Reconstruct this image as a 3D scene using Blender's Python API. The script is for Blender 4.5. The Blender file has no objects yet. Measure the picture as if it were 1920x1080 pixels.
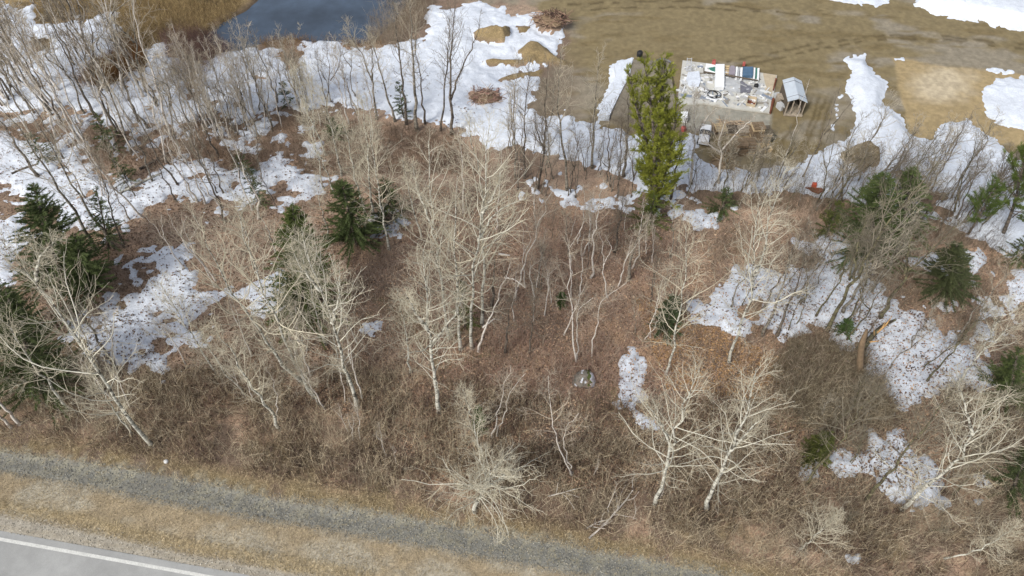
import bpy, math, random
import numpy as np

# ------------------------------------------------------------------ camera, sky, sun, exposure
sc = bpy.context.scene
C = sc.collection
CAM_H, PITCH, F = 38.0, math.radians(50.0), 1332.0       # metres, below horizon, focal length in 1920-px units
cam = bpy.data.cameras.new('drone_camera')
cam.sensor_width = 36.0
cam.lens = 36.0 * F / 1920.0
cam.clip_start, cam.clip_end = 0.5, 6000
co = bpy.data.objects.new('drone_camera', cam)
C.objects.link(co)
co.location = (0, 0, CAM_H)
co.rotation_euler = (math.pi / 2 - PITCH, 0, 0)
sc.camera = co

SUN_EL, SUN_AZ = math.radians(42), math.radians(222)      # azimuth clockwise from +Y: sun behind and left of the camera
w = bpy.data.worlds.new('World'); sc.world = w; w.use_nodes = True
nt = w.node_tree
sky = nt.nodes.new('ShaderNodeTexSky'); sky.sky_type = 'NISHITA'; sky.sun_disc = False
sky.sun_elevation = SUN_EL; sky.sun_rotation = SUN_AZ
sky.dust_density = 3.0; sky.air_density = 1.0; sky.ozone_density = 1.0
bg = nt.nodes['Background']; bg.inputs['Strength'].default_value = 0.11
hs = nt.nodes.new('ShaderNodeHueSaturation'); hs.inputs['Saturation'].default_value = 0.45      # thin high cloud: paler sky
nt.links.new(sky.outputs[0], hs.inputs['Color']); nt.links.new(hs.outputs[0], bg.inputs['Color'])
sl = bpy.data.lights.new('sun', 'SUN'); sl.energy = 1.5; sl.angle = math.radians(11); sl.color = (1.0, 0.97, 0.89)
so = bpy.data.objects.new('sun', sl); C.objects.link(so)
so.rotation_euler = (math.pi / 2 - SUN_EL, 0, -SUN_AZ + math.pi)
so.location = (-30, -30, 60)
sc.view_settings.view_transform = 'Standard'; sc.view_settings.look = 'None'
sc.view_settings.exposure = 0.82; sc.view_settings.gamma = 1; sc.view_settings.use_curve_mapping = False

rng = np.random.default_rng(11)
random.seed(11)

# ------------------------------------------------------------------ photograph pixel <-> world
cp, sp_ = math.cos(PITCH), math.sin(PITCH)
def ray(u, v):
    a, b = (np.asarray(u, float) - 960) / F, (540 - np.asarray(v, float)) / F
    return a, cp + b * sp_, -sp_ + b * cp
def P(u, v, z=0.0):
    dx, dy, dz = ray(u, v); t = (z - CAM_H) / dz
    return float(dx * t), float(dy * t), float(z)
def Pn(u, v):
    dx, dy, dz = ray(u, v); t = -CAM_H / dz
    return dx * t, dy * t
def UV(x, y, z=0.0):
    dep = y * cp + (CAM_H - z) * sp_
    upc = y * sp_ - (CAM_H - z) * cp
    return 960 + F * x / dep, 540 - F * upc / dep, F / dep      # u, v, pixels per metre

# ------------------------------------------------------------------ noise and masks
_tab = np.random.default_rng(5).random((16, 128, 128))
def vn(x, y, s, seed=0):
    t = _tab[seed % 16]
    X, Y = x / s + 37.1 * seed, y / s + 11.7 * seed
    xi, yi = np.floor(X).astype(int), np.floor(Y).astype(int)
    fx, fy = X - xi, Y - yi
    fx = fx * fx * (3 - 2 * fx); fy = fy * fy * (3 - 2 * fy)
    x0, x1, y0, y1 = xi % 128, (xi + 1) % 128, yi % 128, (yi + 1) % 128
    return (t[x0, y0] * (1 - fx) + t[x1, y0] * fx) * (1 - fy) + (t[x0, y1] * (1 - fx) + t[x1, y1] * fx) * fy
def fbm(x, y, s, seed=0, o=4):
    r, a, tot = 0, 1.0, 0
    for i in range(o):
        c, sn = math.cos(i * 0.7 + seed), math.sin(i * 0.7 + seed)
        r = r + a * vn(c * x - sn * y, sn * x + c * y, s / 2 ** i, seed + i); tot += a; a *= 0.55
    return r / tot
def sdf(poly, u, v, pad=90):
    poly = np.array(poly, float); out = np.full(u.shape, -float(pad))
    lo, hi = poly.min(0) - pad, poly.max(0) + pad
    k = (u > lo[0]) & (u < hi[0]) & (v > lo[1]) & (v < hi[1])
    uu, vv = u[k], v[k]
    d = np.full(uu.shape, 1e9); ins = np.zeros(uu.shape, bool)
    q = np.roll(poly, -1, 0)
    for (ax, ay), (bx, by) in zip(poly, q):
        ex, ey = bx - ax, by - ay
        t = np.clip(((uu - ax) * ex + (vv - ay) * ey) / (ex * ex + ey * ey + 1e-9), 0, 1)
        d = np.minimum(d, (uu - ax - t * ex) ** 2 + (vv - ay - t * ey) ** 2)
        if ay != by:
            c = ((ay > vv) != (by > vv)) & (uu < ex * (vv - ay) / (by - ay) + ax)
            ins ^= c
    out[k] = np.maximum(np.where(ins, 1, -1) * np.sqrt(d), -pad)
    return out
def sstep(a, b, x):
    t = np.clip((x - a) / (b - a), 0, 1); return t * t * (3 - 2 * t)
def line(pts, u):
    pts = np.array(pts, float)
    r = np.interp(u, pts[:, 0], pts[:, 1])
    s0 = (pts[1, 1] - pts[0, 1]) / (pts[1, 0] - pts[0, 0]); s1 = (pts[-1, 1] - pts[-2, 1]) / (pts[-1, 0] - pts[-2, 0])
    r = np.where(u < pts[0, 0], pts[0, 1] + (u - pts[0, 0]) * s0, r)
    return np.where(u > pts[-1, 0], pts[-1, 1] + (u - pts[-1, 0]) * s1, r)

YARD = [(860,-200),(2600,-200),(2600,460),(1900,330),(1800,300),(1560,315),(1400,328),(1290,305),(1130,245),(1040,225),(985,205),(1010,150),(1055,110),(1070,60),(1000,15),(880,-5)]
SANDPAD = [(1673,108),(1790,125),(1880,135),(1960,142),(1960,300),(1890,270),(1830,280),(1740,270),(1705,250),(1690,200)]
MARSH = [(-900,-300),(700,-300),(485,0),(440,35),(385,62),(330,85),(280,112),(262,150),(200,170),(140,170),(100,120),(20,60),(-200,60)]
REDBRUSH = [(225,75),(262,85),(278,112),(255,135),(215,160),(150,168),(135,150),(180,120),(210,110)]
POND = [(485,-5),(560,-120),(760,-140),(775,-10),(745,30),(712,64),(680,78),(640,76),(590,76),(540,66),(500,74),(450,92),(400,100),(372,70),(415,38),(460,18)]
SNOW = [  # polygon, edge raggedness
 ([(-40,20),(30,12),(60,14),(66,40),(100,50),(150,42),(215,18),(225,60),(222,100),(180,125),(160,150),(205,165),(276,130),(275,95),(325,86),(320,100),(350,120),(352,145),(365,120),(400,108),(480,82),(520,85),(560,74),(640,78),(690,88),(760,85),(795,60),(800,22),(850,18),(900,3),(950,12),(960,25),(1000,22),(1060,40),(1052,80),(1040,105),(1000,125),(1010,150),(985,200),(1010,215),(1100,226),(1140,238),(1200,250),(1300,262),(1300,335),(1200,345),(1150,318),(1060,290),(990,285),(930,275),(880,258),(830,240),(780,225),(700,208),(600,212),(480,220),(400,225),(330,235),(230,240),(150,212),(-40,200)], .8),
 ([(-40,240),(70,262),(130,285),(210,330),(250,345),(330,305),(450,285),(560,300),(615,320),(625,350),(580,372),(480,395),(420,402),(340,392),(300,405),(250,425),(215,468),(160,440),(90,395),(-40,360)], 1.15),
 ([(-40,400),(50,400),(70,440),(30,490),(25,530),(-40,540)], 1.2),
 ([(125,590),(190,552),(280,502),(275,475),(310,455),(350,448),(378,490),(370,520),(440,532),(530,500),(535,575),(490,590),(420,572),(400,600),(380,630),(330,642),(310,682),(260,692),(150,682),(118,640)], 1.45),
 ([(678,606),(695,600),(716,606),(714,620),(696,627),(680,620)], .25),
 ([(1180,650),(1206,652),(1201,690),(1212,740),(1192,756),(1150,748),(1143,708),(1170,692)], .8),
 ([(1195,778),(1222,776),(1228,800),(1200,806)], .6),
 ([(1283,580),(1310,550),(1365,532),(1370,505),(1450,500),(1530,510),(1560,478),(1610,478),(1640,512),(1660,548),(1730,570),(1760,602),(1800,640),(1850,682),(1865,722),(1800,745),(1760,752),(1720,760),(1690,800),(1670,740),(1640,700),(1600,660),(1540,632),(1470,645),(1430,602),(1380,620),(1330,606)], 1.1),
 ([(1555,850),(1620,828),(1680,800),(1705,800),(1700,850),(1740,858),(1795,872),(1790,920),(1740,945),(1680,935),(1600,890)], 1.85),
 ([(1590,112),(1622,106),(1640,140),(1662,155),(1655,195),(1690,222),(1712,256),(1745,258),(1770,228),(1815,225),(1850,252),(1890,292),(1960,330),(1960,470),(1885,492),(1845,455),(1790,425),(1700,405),(1600,378),(1500,368),(1400,358),(1285,355),(1285,300),(1420,322),(1480,312),(1560,268),(1602,262),(1606,212),(1590,170)], .4),
 ([(1842,160),(1880,148),(2100,130),(2100,270),(1900,242),(1862,225),(1846,205)], .35),
 ([(1715,8),(1740,-40),(2300,-60),(2300,110),(1960,62),(1900,55),(1820,38),(1755,28)], .35),
 ([(1555,-2),(1600,-60),(1680,-40),(1665,4),(1640,11),(1600,6)], .3),
 ([(1150,122),(1186,106),(1178,140),(1142,216),(1120,218),(1130,190)], .3),
 ([(1300,415),(1350,395),(1378,400),(1360,430),(1310,436)], 1.4),
 ([(1480,452),(1520,448),(1600,440),(1590,470),(1500,472)], 1.3),
 ([(1690,480),(1760,462),(1850,470),(1870,520),(1800,520),(1720,505)], 1.5),
 ([(960,335),(1080,330),(1200,360),(1190,400),(1080,385),(980,372)], 2.0),
 ([(1740,575),(1860,560),(1960,540),(1960,610),(1850,640),(1790,610)], 1.9),
 ([(1890,500),(1960,490),(1960,570),(1900,560)], 1.0),
 ([(1560,760),(1600,752),(1625,770),(1580,785)], 1.2),
 ([(1585,1050),(1608,1048),(1612,1068),(1590,1070)], .6),
 ([(200,228),(345,232),(350,300),(240,300),(180,270)], 1.9),
 ([(-40,200),(150,212),(210,235),(130,290),(-40,245)], 1.9),
 ([(360,235),(520,225),(640,250),(600,300),(420,285)], 2.3),
 ([(1200,340),(1300,350),(1330,420),(1210,400)], 2.1),
 ([(700,390),(760,400),(740,440),(690,430)], 2.2),
 ([(1190,300),(1300,300),(1300,350),(1200,350)], .8),
 ([(1825,905),(1850,890),(1870,905),(1840,925)], 1.0),
 ([(1510,868),(1530,872),(1528,890),(1512,888)], .6),
 ([(1567,196),(1570,196),(1570,222),(1568,223)], .05),
 ([(1560,233),(1566,232),(1563,246),(1559,247)], .1),
 ([(1572,180),(1589,170),(1588,174),(1574,184)], .1),
 ([(1835,128),(1902,133),(1898,138),(1840,133)], .2),
 ([(1680,109),(1695,109),(1694,112),(1681,112)], .1),
]
BARE = [([(888,66),(905,62),(922,55),(940,58),(955,52),(958,72),(945,84),(915,82),(893,78)], .1),
 ([(968,50),(995,50),(992,62),(978,66)], .3),
 ([(1005,42),(1030,36),(1062,45),(1055,62),(1035,68),(1015,62),(1003,52)], .2),
 ([(970,98),(992,80),(1012,84),(1035,103),(1060,118),(1000,125),(985,118)], .3),
 ([(903,116),(925,110),(1000,114),(1000,122),(940,124),(905,122)], .3),
 ([(940,145),(970,138),(1020,130),(1015,142),(960,150),(935,150)], .4),
 ([(882,172),(905,165),(935,170),(940,185),(925,195),(890,188)], .4),
 ([(1570,294),(1600,280),(1625,275),(1648,292),(1648,315),(1620,326),(1590,312)], .3),
 ([(520,85),(560,78),(575,100),(555,118),(530,110)], 1.2),
 ([(58,70),(95,75),(98,98),(70,100),(55,88)], .5),
 ([(290,410),(320,395),(318,430),(290,445)], .6),
 ([(1385,575),(1420,570),(1420,600),(1380,602)], .8),
 ([(1690,320),(1720,330),(1790,400),(1720,400)], 1.5)]
EDGE = [(0,838),(100,850),(300,882),(500,925),(640,947),(800,970),(900,990),(1050,1012),(1200,1040),(1350,1068),(1450,1088)]
BANDLO = [(0,880),(200,914),(330,941),(500,969),(640,992),(900,1040),(1100,1076),(1200,1095)]
YELLOW = [(0,950),(160,982),(330,1020),(500,1050),(640,1074),(700,1086)]
WLINE = [(0,1011),(130,1031),(260,1054),(383,1080)]
FLEDGE = [(0,820),(100,832),(300,862),(500,900),(640,925),(800,945),(1000,975),(1200,1010),(1350,1040),(1500,1075),(1600,1100)]

def snow_m(x, y, u, v, ppm):
    m = np.full(u.shape, -5.0)
    for poly, rag in SNOW:
        d = sdf(poly, u, v) / (0.8 * ppm)
        k = d > -4.4
        if rag > 1.85:
            m[k] = np.maximum(m[k], np.minimum(d[k], .3) - .42 + (fbm(x[k], y[k], .9, 2, 4) - .5) * 4.2); continue
        if rag > .9:
            n = (fbm(x[k], y[k], 2.4, 2, 4) - .5) * 3.1 * rag + (vn(x[k], y[k], .55, 9) - .5) * 1.1 * rag - .35 * (rag - .8)
        else:
            n = (fbm(x[k], y[k], 1.6, 3, 4) - .5) * 3.4 * rag + (vn(x[k], y[k], .5, 9) - .5) * .7 * rag
        m[k] = np.maximum(m[k], np.minimum(d[k], 1.6) + n)
    for poly, rag in BARE:
        d = sdf(poly, u, v) / (0.8 * ppm); k = d > -3
        m[k] = np.minimum(m[k], -d[k] + (fbm(x[k], y[k], 1.0, 7, 3) - .5) * 2.5 * rag)
    k = m > -.8; m[k] += (vn(x[k], y[k], .28, 13) - .5) * .42
    k = (v > 130) & (u < 700) & (m > -1)                       # clumps of dead growth poking through
    m[k] -= 1.9 * sstep(.58, .75, fbm(x[k], y[k] * 1.3, 1.5, 4, 4))
    return m
def H(x, y, u=None, v=None, ppm=None):
    if u is None: u, v, ppm = UV(x, y)
    near = (y > 5) & (y < 95) & (np.abs(x) < 75)
    h = (fbm(x, y, 5.0, 1, 4) - .5) * .35 + (fbm(x, y, .9, 6, 3) - .5) * .10
    yard = sstep(-20, 25, sdf(YARD, u, v)); h = h * (1 - .75 * yard)
    rd = sstep(0, 25, v - line(EDGE, u)) * near; h = h * (1 - .9 * rd)
    h = h - .22 * np.exp(-((v - line(EDGE, u) - 12) / 30.0) ** 2) * near
    for poly, hh in ((BARE[0][0], 1.1), (BARE[2][0], .9), (BARE[3][0], .8), (BARE[4][0], .6), (BARE[1][0], .5), (BARE[5][0], .35), (BARE[7][0], 1.2)):
        d = sdf(poly, u, v, 30)
        h = h + hh * sstep(-5, 13, d) * (.75 + .5 * fbm(x, y, .8, 8, 3))
    d = sdf(SNOW[11][0], u, v, 30); h = h + .9 * sstep(-2, 14, d) * near
    d = sdf(SNOW[9][0], u, v, 30); h = h + .35 * sstep(0, 20, d) * sstep(300, 240, v) * near
    pd = sdf(POND, u, v); h = h - .75 * sstep(-6, 14, pd)
    h = h - .05 * sstep(-16, -8, v - line(WLINE, u)) * near
    return np.where(near, h, np.minimum(h, 0) * .3)

def mixc(c, col, k): return c * (1 - k[:, None]) + np.array(col) * k[:, None]
def ground_col(x, y, u, v, ppm):
    n1, n2, n3 = fbm(x, y, 6, 10, 4), fbm(x, y, 1.2, 11, 4), vn(x, y, .35, 12)
    c = np.tile(np.array((.295, .215, .158)), (len(x), 1))
    c = mixc(c, (.36, .25, .175), sstep(.42, .68, n2))
    c = mixc(c, (.10, .070, .052), sstep(.52, .36, n1) * .6)
    c = mixc(c, (.15, .14, .06), sstep(.6, .75, fbm(x, y, 3, 13, 3)) * .5 * (v > 560))
    k = sstep(60, -20, np.hypot((u - 1330) / 1.4, v - 650) - 120) * sstep(.42, .6, n2)
    c = mixc(c, (.34, .22, .12), k * .4)
    c = mixc(c, (.13, .092, .068), sstep(660, 780, v) * (y < 60) * sstep(.60, .40, n2) * .7)
    c = mixc(c, (.20, .155, .085), sstep(-45, -8, v - line(EDGE, u)) * sstep(.30, .55, n2))
    # marsh
    k = sstep(-12, 14, sdf(MARSH, u, v) + 50 * (n2 - .5))
    mc = mixc(np.tile(np.array((.22, .155, .075)), (len(x), 1)), (.09, .065, .035), sstep(.5, .68, fbm(x, y, 1.6, 14, 4)))
    mc = mixc(mc, (.30, .215, .10), sstep(.52, .7, n1))
    c = c * (1 - k[:, None]) + mc * k[:, None]
    k = sstep(-8, 8, sdf(REDBRUSH, u, v) + 30 * (n2 - .5)); c = mixc(c, (.13, .07, .03), k)
    # reach of shore
    k = sstep(-16, 2, sdf(POND, u, v) + 20 * (n2 - .5)); c = mixc(c, (.055, .04, .03), k * .8)
    # yard
    k = sstep(-14, 10, sdf(YARD, u, v) + 40 * (n2 - .5))
    yc = mixc(np.tile(np.array((.190, .150, .080)), (len(x), 1)), (.225, .195, .145), sstep(.47, .64, fbm(x, y * 1.6, 5, 15, 3)))
    yc = mixc(yc, (.16, .122, .06), sstep(.55, .75, fbm(x * .5, y * 1.8, 2.2, 9, 4)))
    yc = mixc(yc, (.16, .12, .085), sstep(1120, 1040, u) * sstep(60, 160, v) * .7)
    # tyre tracks
    for tr, wd in (([(1340,122),(1400,108),(1460,97),(1530,82),(1600,72),(1680,66),(1760,67),(1900,82)], 2.0),
                   ([(1400,122),(1470,107),(1540,90),(1620,77),(1700,72),(1780,75),(1920,92)], 2.0),
                   ([(1040,10),(1200,3),(1290,3),(1360,8),(1440,20)], 1.6), ([(1050,20),(1200,14),(1300,15),(1400,20)], 1.4)):
        dd = np.abs(v - line(tr, u) + 5 * (n2 - .5)); kk = np.exp(-(dd / (wd * 1.5)) ** 2) * ((u > tr[0][0] - 30) & (u < tr[-1][0] + 60)) * sstep(.35, .5, vn(x, y, .8, 3))
        yc = mixc(yc, (.085, .062, .028), kk * .75)
    for u0, sl_ in ((1525, -.35), (1552, -.3), (1500, -.7), (1538, -.45)):
        dd = np.abs(u - (u0 + (v - 215) * sl_) + 14 * (n2 - .5)); kk = np.exp(-(dd / 4.5) ** 2) * sstep(170, 195, v) * sstep(305, 270, v)
        yc = mixc(yc, (.085, .06, .022), kk * .7)
    c = c * (1 - k[:, None]) + yc * k[:, None]
    k = sstep(-3, 5, sdf(SANDPAD, u, v) + 16 * (n2 - .5)); c = mixc(c, (.31, .235, .125), k)
    k2 = sstep(0, 50, 75 - np.hypot((u - 1770) / 1.1, (v - 158) * 1.6) + 40 * (n2 - .5)); c = mixc(c, (.44, .37, .26), k * k2 * .95)
    for poly, _ in (BARE[0], BARE[1], BARE[3], BARE[4], BARE[5]):
        k = sstep(-3, 4, sdf(poly, u, v, 20)); c = mixc(c, (.235, .175, .085), k * .9)
    k = sstep(-3, 4, sdf(BARE[7][0], u, v, 20)); c = mixc(c, (.17, .13, .075), k)
    k = sstep(-4, 5, sdf([(1275,196),(1300,188),(1448,214),(1442,262),(1300,248),(1278,240)], u, v, 30)); c = mixc(c, (.30, .29, .25), k * .85)
    # roadside
    e, b, ye, wl = line(EDGE, u), line(BANDLO, u), line(YELLOW, u), line(WLINE, u)
    n4 = vn(x, y, .22, 4); jit = 26 * (fbm(x * .4, y, 1.6, 3, 4) - .5) + 14 * (n3 - .5) + 14 * (n4 - .5)
    k = sstep(-10, 9, v - e + jit) * (y < 60); c = mixc(c, (.225, .218, .19), k)
    c = mixc(c, (.25, .235, .175), k * sstep(.45, .62, .5 * n3 + .5 * n4) * .7); c = mixc(c, (.15, .155, .145), k * sstep(.45, .3, n4) * .4)
    c = mixc(c, (.27, .26, .225), k * sstep(-14, 8, v - b + jit * .3) * .8)
    k = sstep(2, 16, v - b + jit * .5) * (y < 60); c = mixc(c, (.33, .265, .175), k)
    c = mixc(c, (.37, .335, .265), k * sstep(.40, .6, fbm(x, y * 2, 3, 5, 3)))
    c = mixc(c, (.44, .355, .215), k * np.exp(-((v - ye + jit * .8) / 12) ** 2) * .75)
    k = sstep(6, 20, v - ye + jit * .4) * (y < 60); c = mixc(c, (.315, .285, .235), k)
    c = mixc(c, (.255, .215, .15), k * np.exp(-((v - wl + 22 + .3 * jit) / 3) ** 2) * .5)
    return np.clip(c * (.82 + .36 * n3)[:, None], .01, .9)

# ------------------------------------------------------------------ mesh helpers
def mesh_np(name, verts, faces, mat=None, cols=None, smooth=False):
    """faces: list of (n,k) int arrays"""
    me = bpy.data.meshes.new(name)
    verts = np.asarray(verts, np.float32)
    if not isinstance(faces, list): faces = [faces]
    faces = [np.asarray(f, np.int32) for f in faces if len(f)]
    me.vertices.add(len(verts)); me.vertices.foreach_set('co', verts.ravel())
    nl = sum(f.size for f in faces); nf = sum(len(f) for f in faces)
    me.loops.add(nl); me.polygons.add(nf)
    me.loops.foreach_set('vertex_index', np.concatenate([f.ravel() for f in faces]))
    tot = np.concatenate([np.full(len(f), f.shape[1], np.int32) for f in faces])
    me.polygons.foreach_set('loop_start', np.concatenate([[0], np.cumsum(tot)[:-1]]).astype(np.int32))
    me.polygons.foreach_set('use_smooth', np.full(nf, bool(smooth)))
    me.update(calc_edges=True)
    if cols is not None:
        a = me.color_attributes.new('Col', 'FLOAT_COLOR', 'POINT')
        a.data.foreach_set('color', np.c_[cols, np.ones(len(cols))].astype(np.float32).ravel())
    if mat: me.materials.append(mat)
    return me
def add(name, me, parent=None, loc=None, **props):
    o = bpy.data.objects.new(name, me); C.objects.link(o)
    if parent: o.parent = parent
    if loc is not None: o.location = loc
    for k, val in props.items(): o[k] = val
    return o
def thing(name, label, cat, loc, group=None, rz=0, me=None):
    o = bpy.data.objects.new(name, me); C.objects.link(o)
    o.location = loc; o.rotation_euler = (0, 0, rz); o['label'] = label; o['category'] = cat
    if group: o['group'] = group
    return o
def tubes(paths, radii, sides):
    """paths (n,k,3), radii (n,k) -> verts, quads"""
    paths = np.asarray(paths, float); radii = np.asarray(radii, float)
    n, k, _ = paths.shape
    tan = np.gradient(paths, axis=1); tan /= np.linalg.norm(tan, axis=2, keepdims=True) + 1e-9
    ref = np.where(np.abs(tan[:, :1, 2:3]) > .85, np.array([[[1., 0, 0]]]), np.array([[[0, 0, 1.]]]))
    ref = np.broadcast_to(ref, tan.shape)
    a = np.cross(tan, ref); a /= np.linalg.norm(a, axis=2, keepdims=True) + 1e-9
    b = np.cross(tan, a)
    th = np.arange(sides) * 2 * math.pi / sides
    ring = a[:, :, None] * np.cos(th)[None, None, :, None] + b[:, :, None] * np.sin(th)[None, None, :, None]
    V = paths[:, :, None] + ring * radii[:, :, None, None]
    idx = np.arange(n * k * sides).reshape(n, k, sides)
    nx = np.roll(idx, -1, 2)
    q = np.stack([idx[:, :-1], nx[:, :-1], nx[:, 1:], idx[:, 1:]], -1).reshape(-1, 4)
    return V.reshape(-1, 3), q
def join(parts):
    vs, fs, off = [], [], 0
    for v, f in parts:
        vs.append(v); fs.append(f + off); off += len(v)
    return np.concatenate(vs), np.concatenate(fs)
def spikes(base, tip, r):
    """three-sided spikes"""
    base, tip = np.asarray(base, float), np.asarray(tip, float)
    d = tip - base; d /= np.linalg.norm(d, axis=1, keepdims=True) + 1e-9
    ref = np.where(np.abs(d[:, 2:3]) > .85, [[1., 0, 0]], [[0, 0, 1.]])
    a = np.cross(d, ref); a /= np.linalg.norm(a, axis=1, keepdims=True) + 1e-9
    b = np.cross(d, a); r = np.broadcast_to(np.asarray(r, float), (len(base),))[:, None]
    V = np.stack([base + a * r, base - .5 * a * r + .87 * b * r, base - .5 * a * r - .87 * b * r, tip], 1)
    i = np.arange(len(base))[:, None] * 4
    f = np.concatenate([i + [0, 1, 3], i + [1, 2, 3], i + [2, 0, 3]])
    return V.reshape(-1, 3), f
def box(cx, cy, cz, sx, sy, sz):
    v = np.array([(x, y, z) for z in (-1, 1) for y in (-1, 1) for x in (-1, 1)], float) * .5
    v = v * (sx, sy, sz) + (cx, cy, cz)
    f = np.array([(0, 2, 3, 1), (4, 5, 7, 6), (0, 1, 5, 4), (2, 6, 7, 3), (0, 4, 6, 2), (1, 3, 7, 5)])
    return v, f
def boxes(lst): return join([box(*b) for b in lst])

# ------------------------------------------------------------------ materials
def mat(name, col=(.5, .5, .5), rough=.9, attr=False, noise=(), bump=0, metal=0, bumpscale=8, spec=.3):
    """noise: (scale, dark multiplier, light multiplier) layers in object space"""
    m = bpy.data.materials.new(name); m.use_nodes = True
    t = m.node_tree; b = t.nodes['Principled BSDF']
    b.inputs['Roughness'].default_value = rough; b.inputs['Metallic'].default_value = metal
    b.inputs['Specular IOR Level'].default_value = spec
    tc = t.nodes.new('ShaderNodeTexCoord')
    if attr:
        a = t.nodes.new('ShaderNodeAttribute'); a.attribute_name = 'Col'; cur = a.outputs['Color']
    else:
        r = t.nodes.new('ShaderNodeRGB'); r.outputs[0].default_value = (*col, 1); cur = r.outputs[0]
    for s, lo, hi in noise:
        n = t.nodes.new('ShaderNodeTexNoise'); n.inputs['Scale'].default_value = s; n.inputs['Detail'].default_value = 5
        n.inputs['Roughness'].default_value = .65
        t.links.new(tc.outputs['Object'], n.inputs['Vector'])
        mr = t.nodes.new('ShaderNodeMapRange'); mr.inputs[1].default_value = .32; mr.inputs[2].default_value = .68
        mr.inputs[3].default_value = lo; mr.inputs[4].default_value = hi
        t.links.new(n.outputs['Fac'], mr.inputs[0])
        mx = t.nodes.new('ShaderNodeVectorMath'); mx.operation = 'SCALE'
        t.links.new(cur, mx.inputs[0]); t.links.new(mr.outputs[0], mx.inputs['Scale']); cur = mx.outputs[0]
    t.links.new(cur, b.inputs['Base Color'])
    if bump:
        n = t.nodes.new('ShaderNodeTexNoise'); n.inputs['Scale'].default_value = bumpscale; n.inputs['Detail'].default_value = 6
        t.links.new(tc.outputs['Object'], n.inputs['Vector'])
        bp = t.nodes.new('ShaderNodeBump'); bp.inputs['Strength'].default_value = bump; bp.inputs['Distance'].default_value = .08
        t.links.new(n.outputs['Fac'], bp.inputs['Height']); t.links.new(bp.outputs[0], b.inputs['Normal'])
    return m
def bark(name, pale, dark, amt, scale=1.6):
    m = bpy.data.materials.new(name); m.use_nodes = True
    t = m.node_tree; b = t.nodes['Principled BSDF']; b.inputs['Roughness'].default_value = .85; b.inputs['Specular IOR Level'].default_value = .2
    tc = t.nodes.new('ShaderNodeTexCoord'); mp = t.nodes.new('ShaderNodeMapping'); mp.inputs['Scale'].default_value = (1, 1, 2.2)
    t.links.new(tc.outputs['Object'], mp.inputs[0])
    n = t.nodes.new('ShaderNodeTexNoise'); n.inputs['Scale'].default_value = scale; n.inputs['Detail'].default_value = 6; n.inputs['Roughness'].default_value = .7
    t.links.new(mp.outputs[0], n.inputs['Vector'])
    cr = t.nodes.new('ShaderNodeValToRGB'); e = cr.color_ramp.elements
    e[0].position = amt; e[0].color = (*dark, 1); e[1].position = amt + .13; e[1].color = (*pale, 1)
    t.links.new(n.outputs['Fac'], cr.inputs[0]); t.links.new(cr.outputs[0], b.inputs['Base Color'])
    return m
M = {}
M['ground'] = mat('earth_and_litter', attr=True, noise=((9, .62, 1.34), (30, .75, 1.22)), bump=.5, bumpscale=14)
M['dirt'] = mat('packed_dirt', attr=True, noise=((3, .86, 1.12), (22, .88, 1.10)), bump=.3, bumpscale=9)
M['verge'] = mat('roadside_soil', attr=True, noise=((5, .86, 1.14), (16, .76, 1.22), (45, .80, 1.18)), bump=.3, bumpscale=25)
M['snow'] = mat('old_snow', (.64, .68, .75), .75, noise=((.5, .88, 1.05), (2.2, .90, 1.05), (9, .86, 1.06)), bump=.7, bumpscale=4)
M['road'] = mat('asphalt', (.31, .312, .305), .85, noise=((.35, .88, 1.08), (1.6, .92, 1.06), (60, .82, 1.15)), bump=.15, bumpscale=60)
M['paint'] = mat('road_paint', (.64, .64, .61), .7, noise=((3, .8, 1.06), (25, .72, 1.08)))
M['water'] = mat('pond_water', (.045, .066, .098), .16, noise=((.12, .6, 1.35), (.6, .85, 1.15)), bump=.05, bumpscale=2.5, spec=.5)  # bluer base and mottling put sky reflection into the water colour
M['aspen_bark'] = bark('aspen_bark', (.53, .52, .455), (.09, .08, .065), .41, 2.0)
M['aspen_limb'] = mat('aspen_limb', (.58, .555, .465), .85, noise=((1.2, .7, 1.12),))
M['birch_limb'] = mat('birch_limb', (.48, .43, .36), .85, noise=((1.2, .7, 1.12),))
M['aspen_twig'] = mat('aspen_twig', (.55, .50, .385), .85, noise=((.45, .62, 1.15), (2.5, .85, 1.12)))
M['birch_bark'] = bark('birch_bark', (.58, .54, .49), (.14, .10, .085), .35, 2.4)
M['birch_twig'] = mat('birch_twig', (.40, .345, .27), .85, noise=((.7, .8, 1.2),))
M['dark_bark'] = bark('dark_bark', (.16, .135, .11), (.05, .042, .036), .42)
M['dark_twig'] = mat('dark_twig', (.20, .168, .128), .9, noise=((.7, .7, 1.25),))
M['grey_bark'] = bark('grey_bark', (.27, .245, .205), (.075, .065, .05), .43)
M['grey_twig'] = mat('grey_twig', (.40, .355, .275), .9, noise=((.7, .7, 1.25),))  # lightened so the colour carries sunlit upper crowns
M['moss_bark'] = bark('mossy_bark', (.16, .15, .085), (.06, .05, .035), .45)
M['moss_twig'] = mat('mossy_twig', (.20, .175, .13), .9, noise=((.7, .7, 1.25),))
M['needle'] = mat('needles', attr=True, rough=.7, noise=((1.4, .7, 1.3),), spec=.25)
M['stems'] = mat('dry_stems', attr=True, rough=.95, spec=.1)
M['leaf'] = mat('dead_leaves', attr=True, rough=.85, spec=.2)

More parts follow.
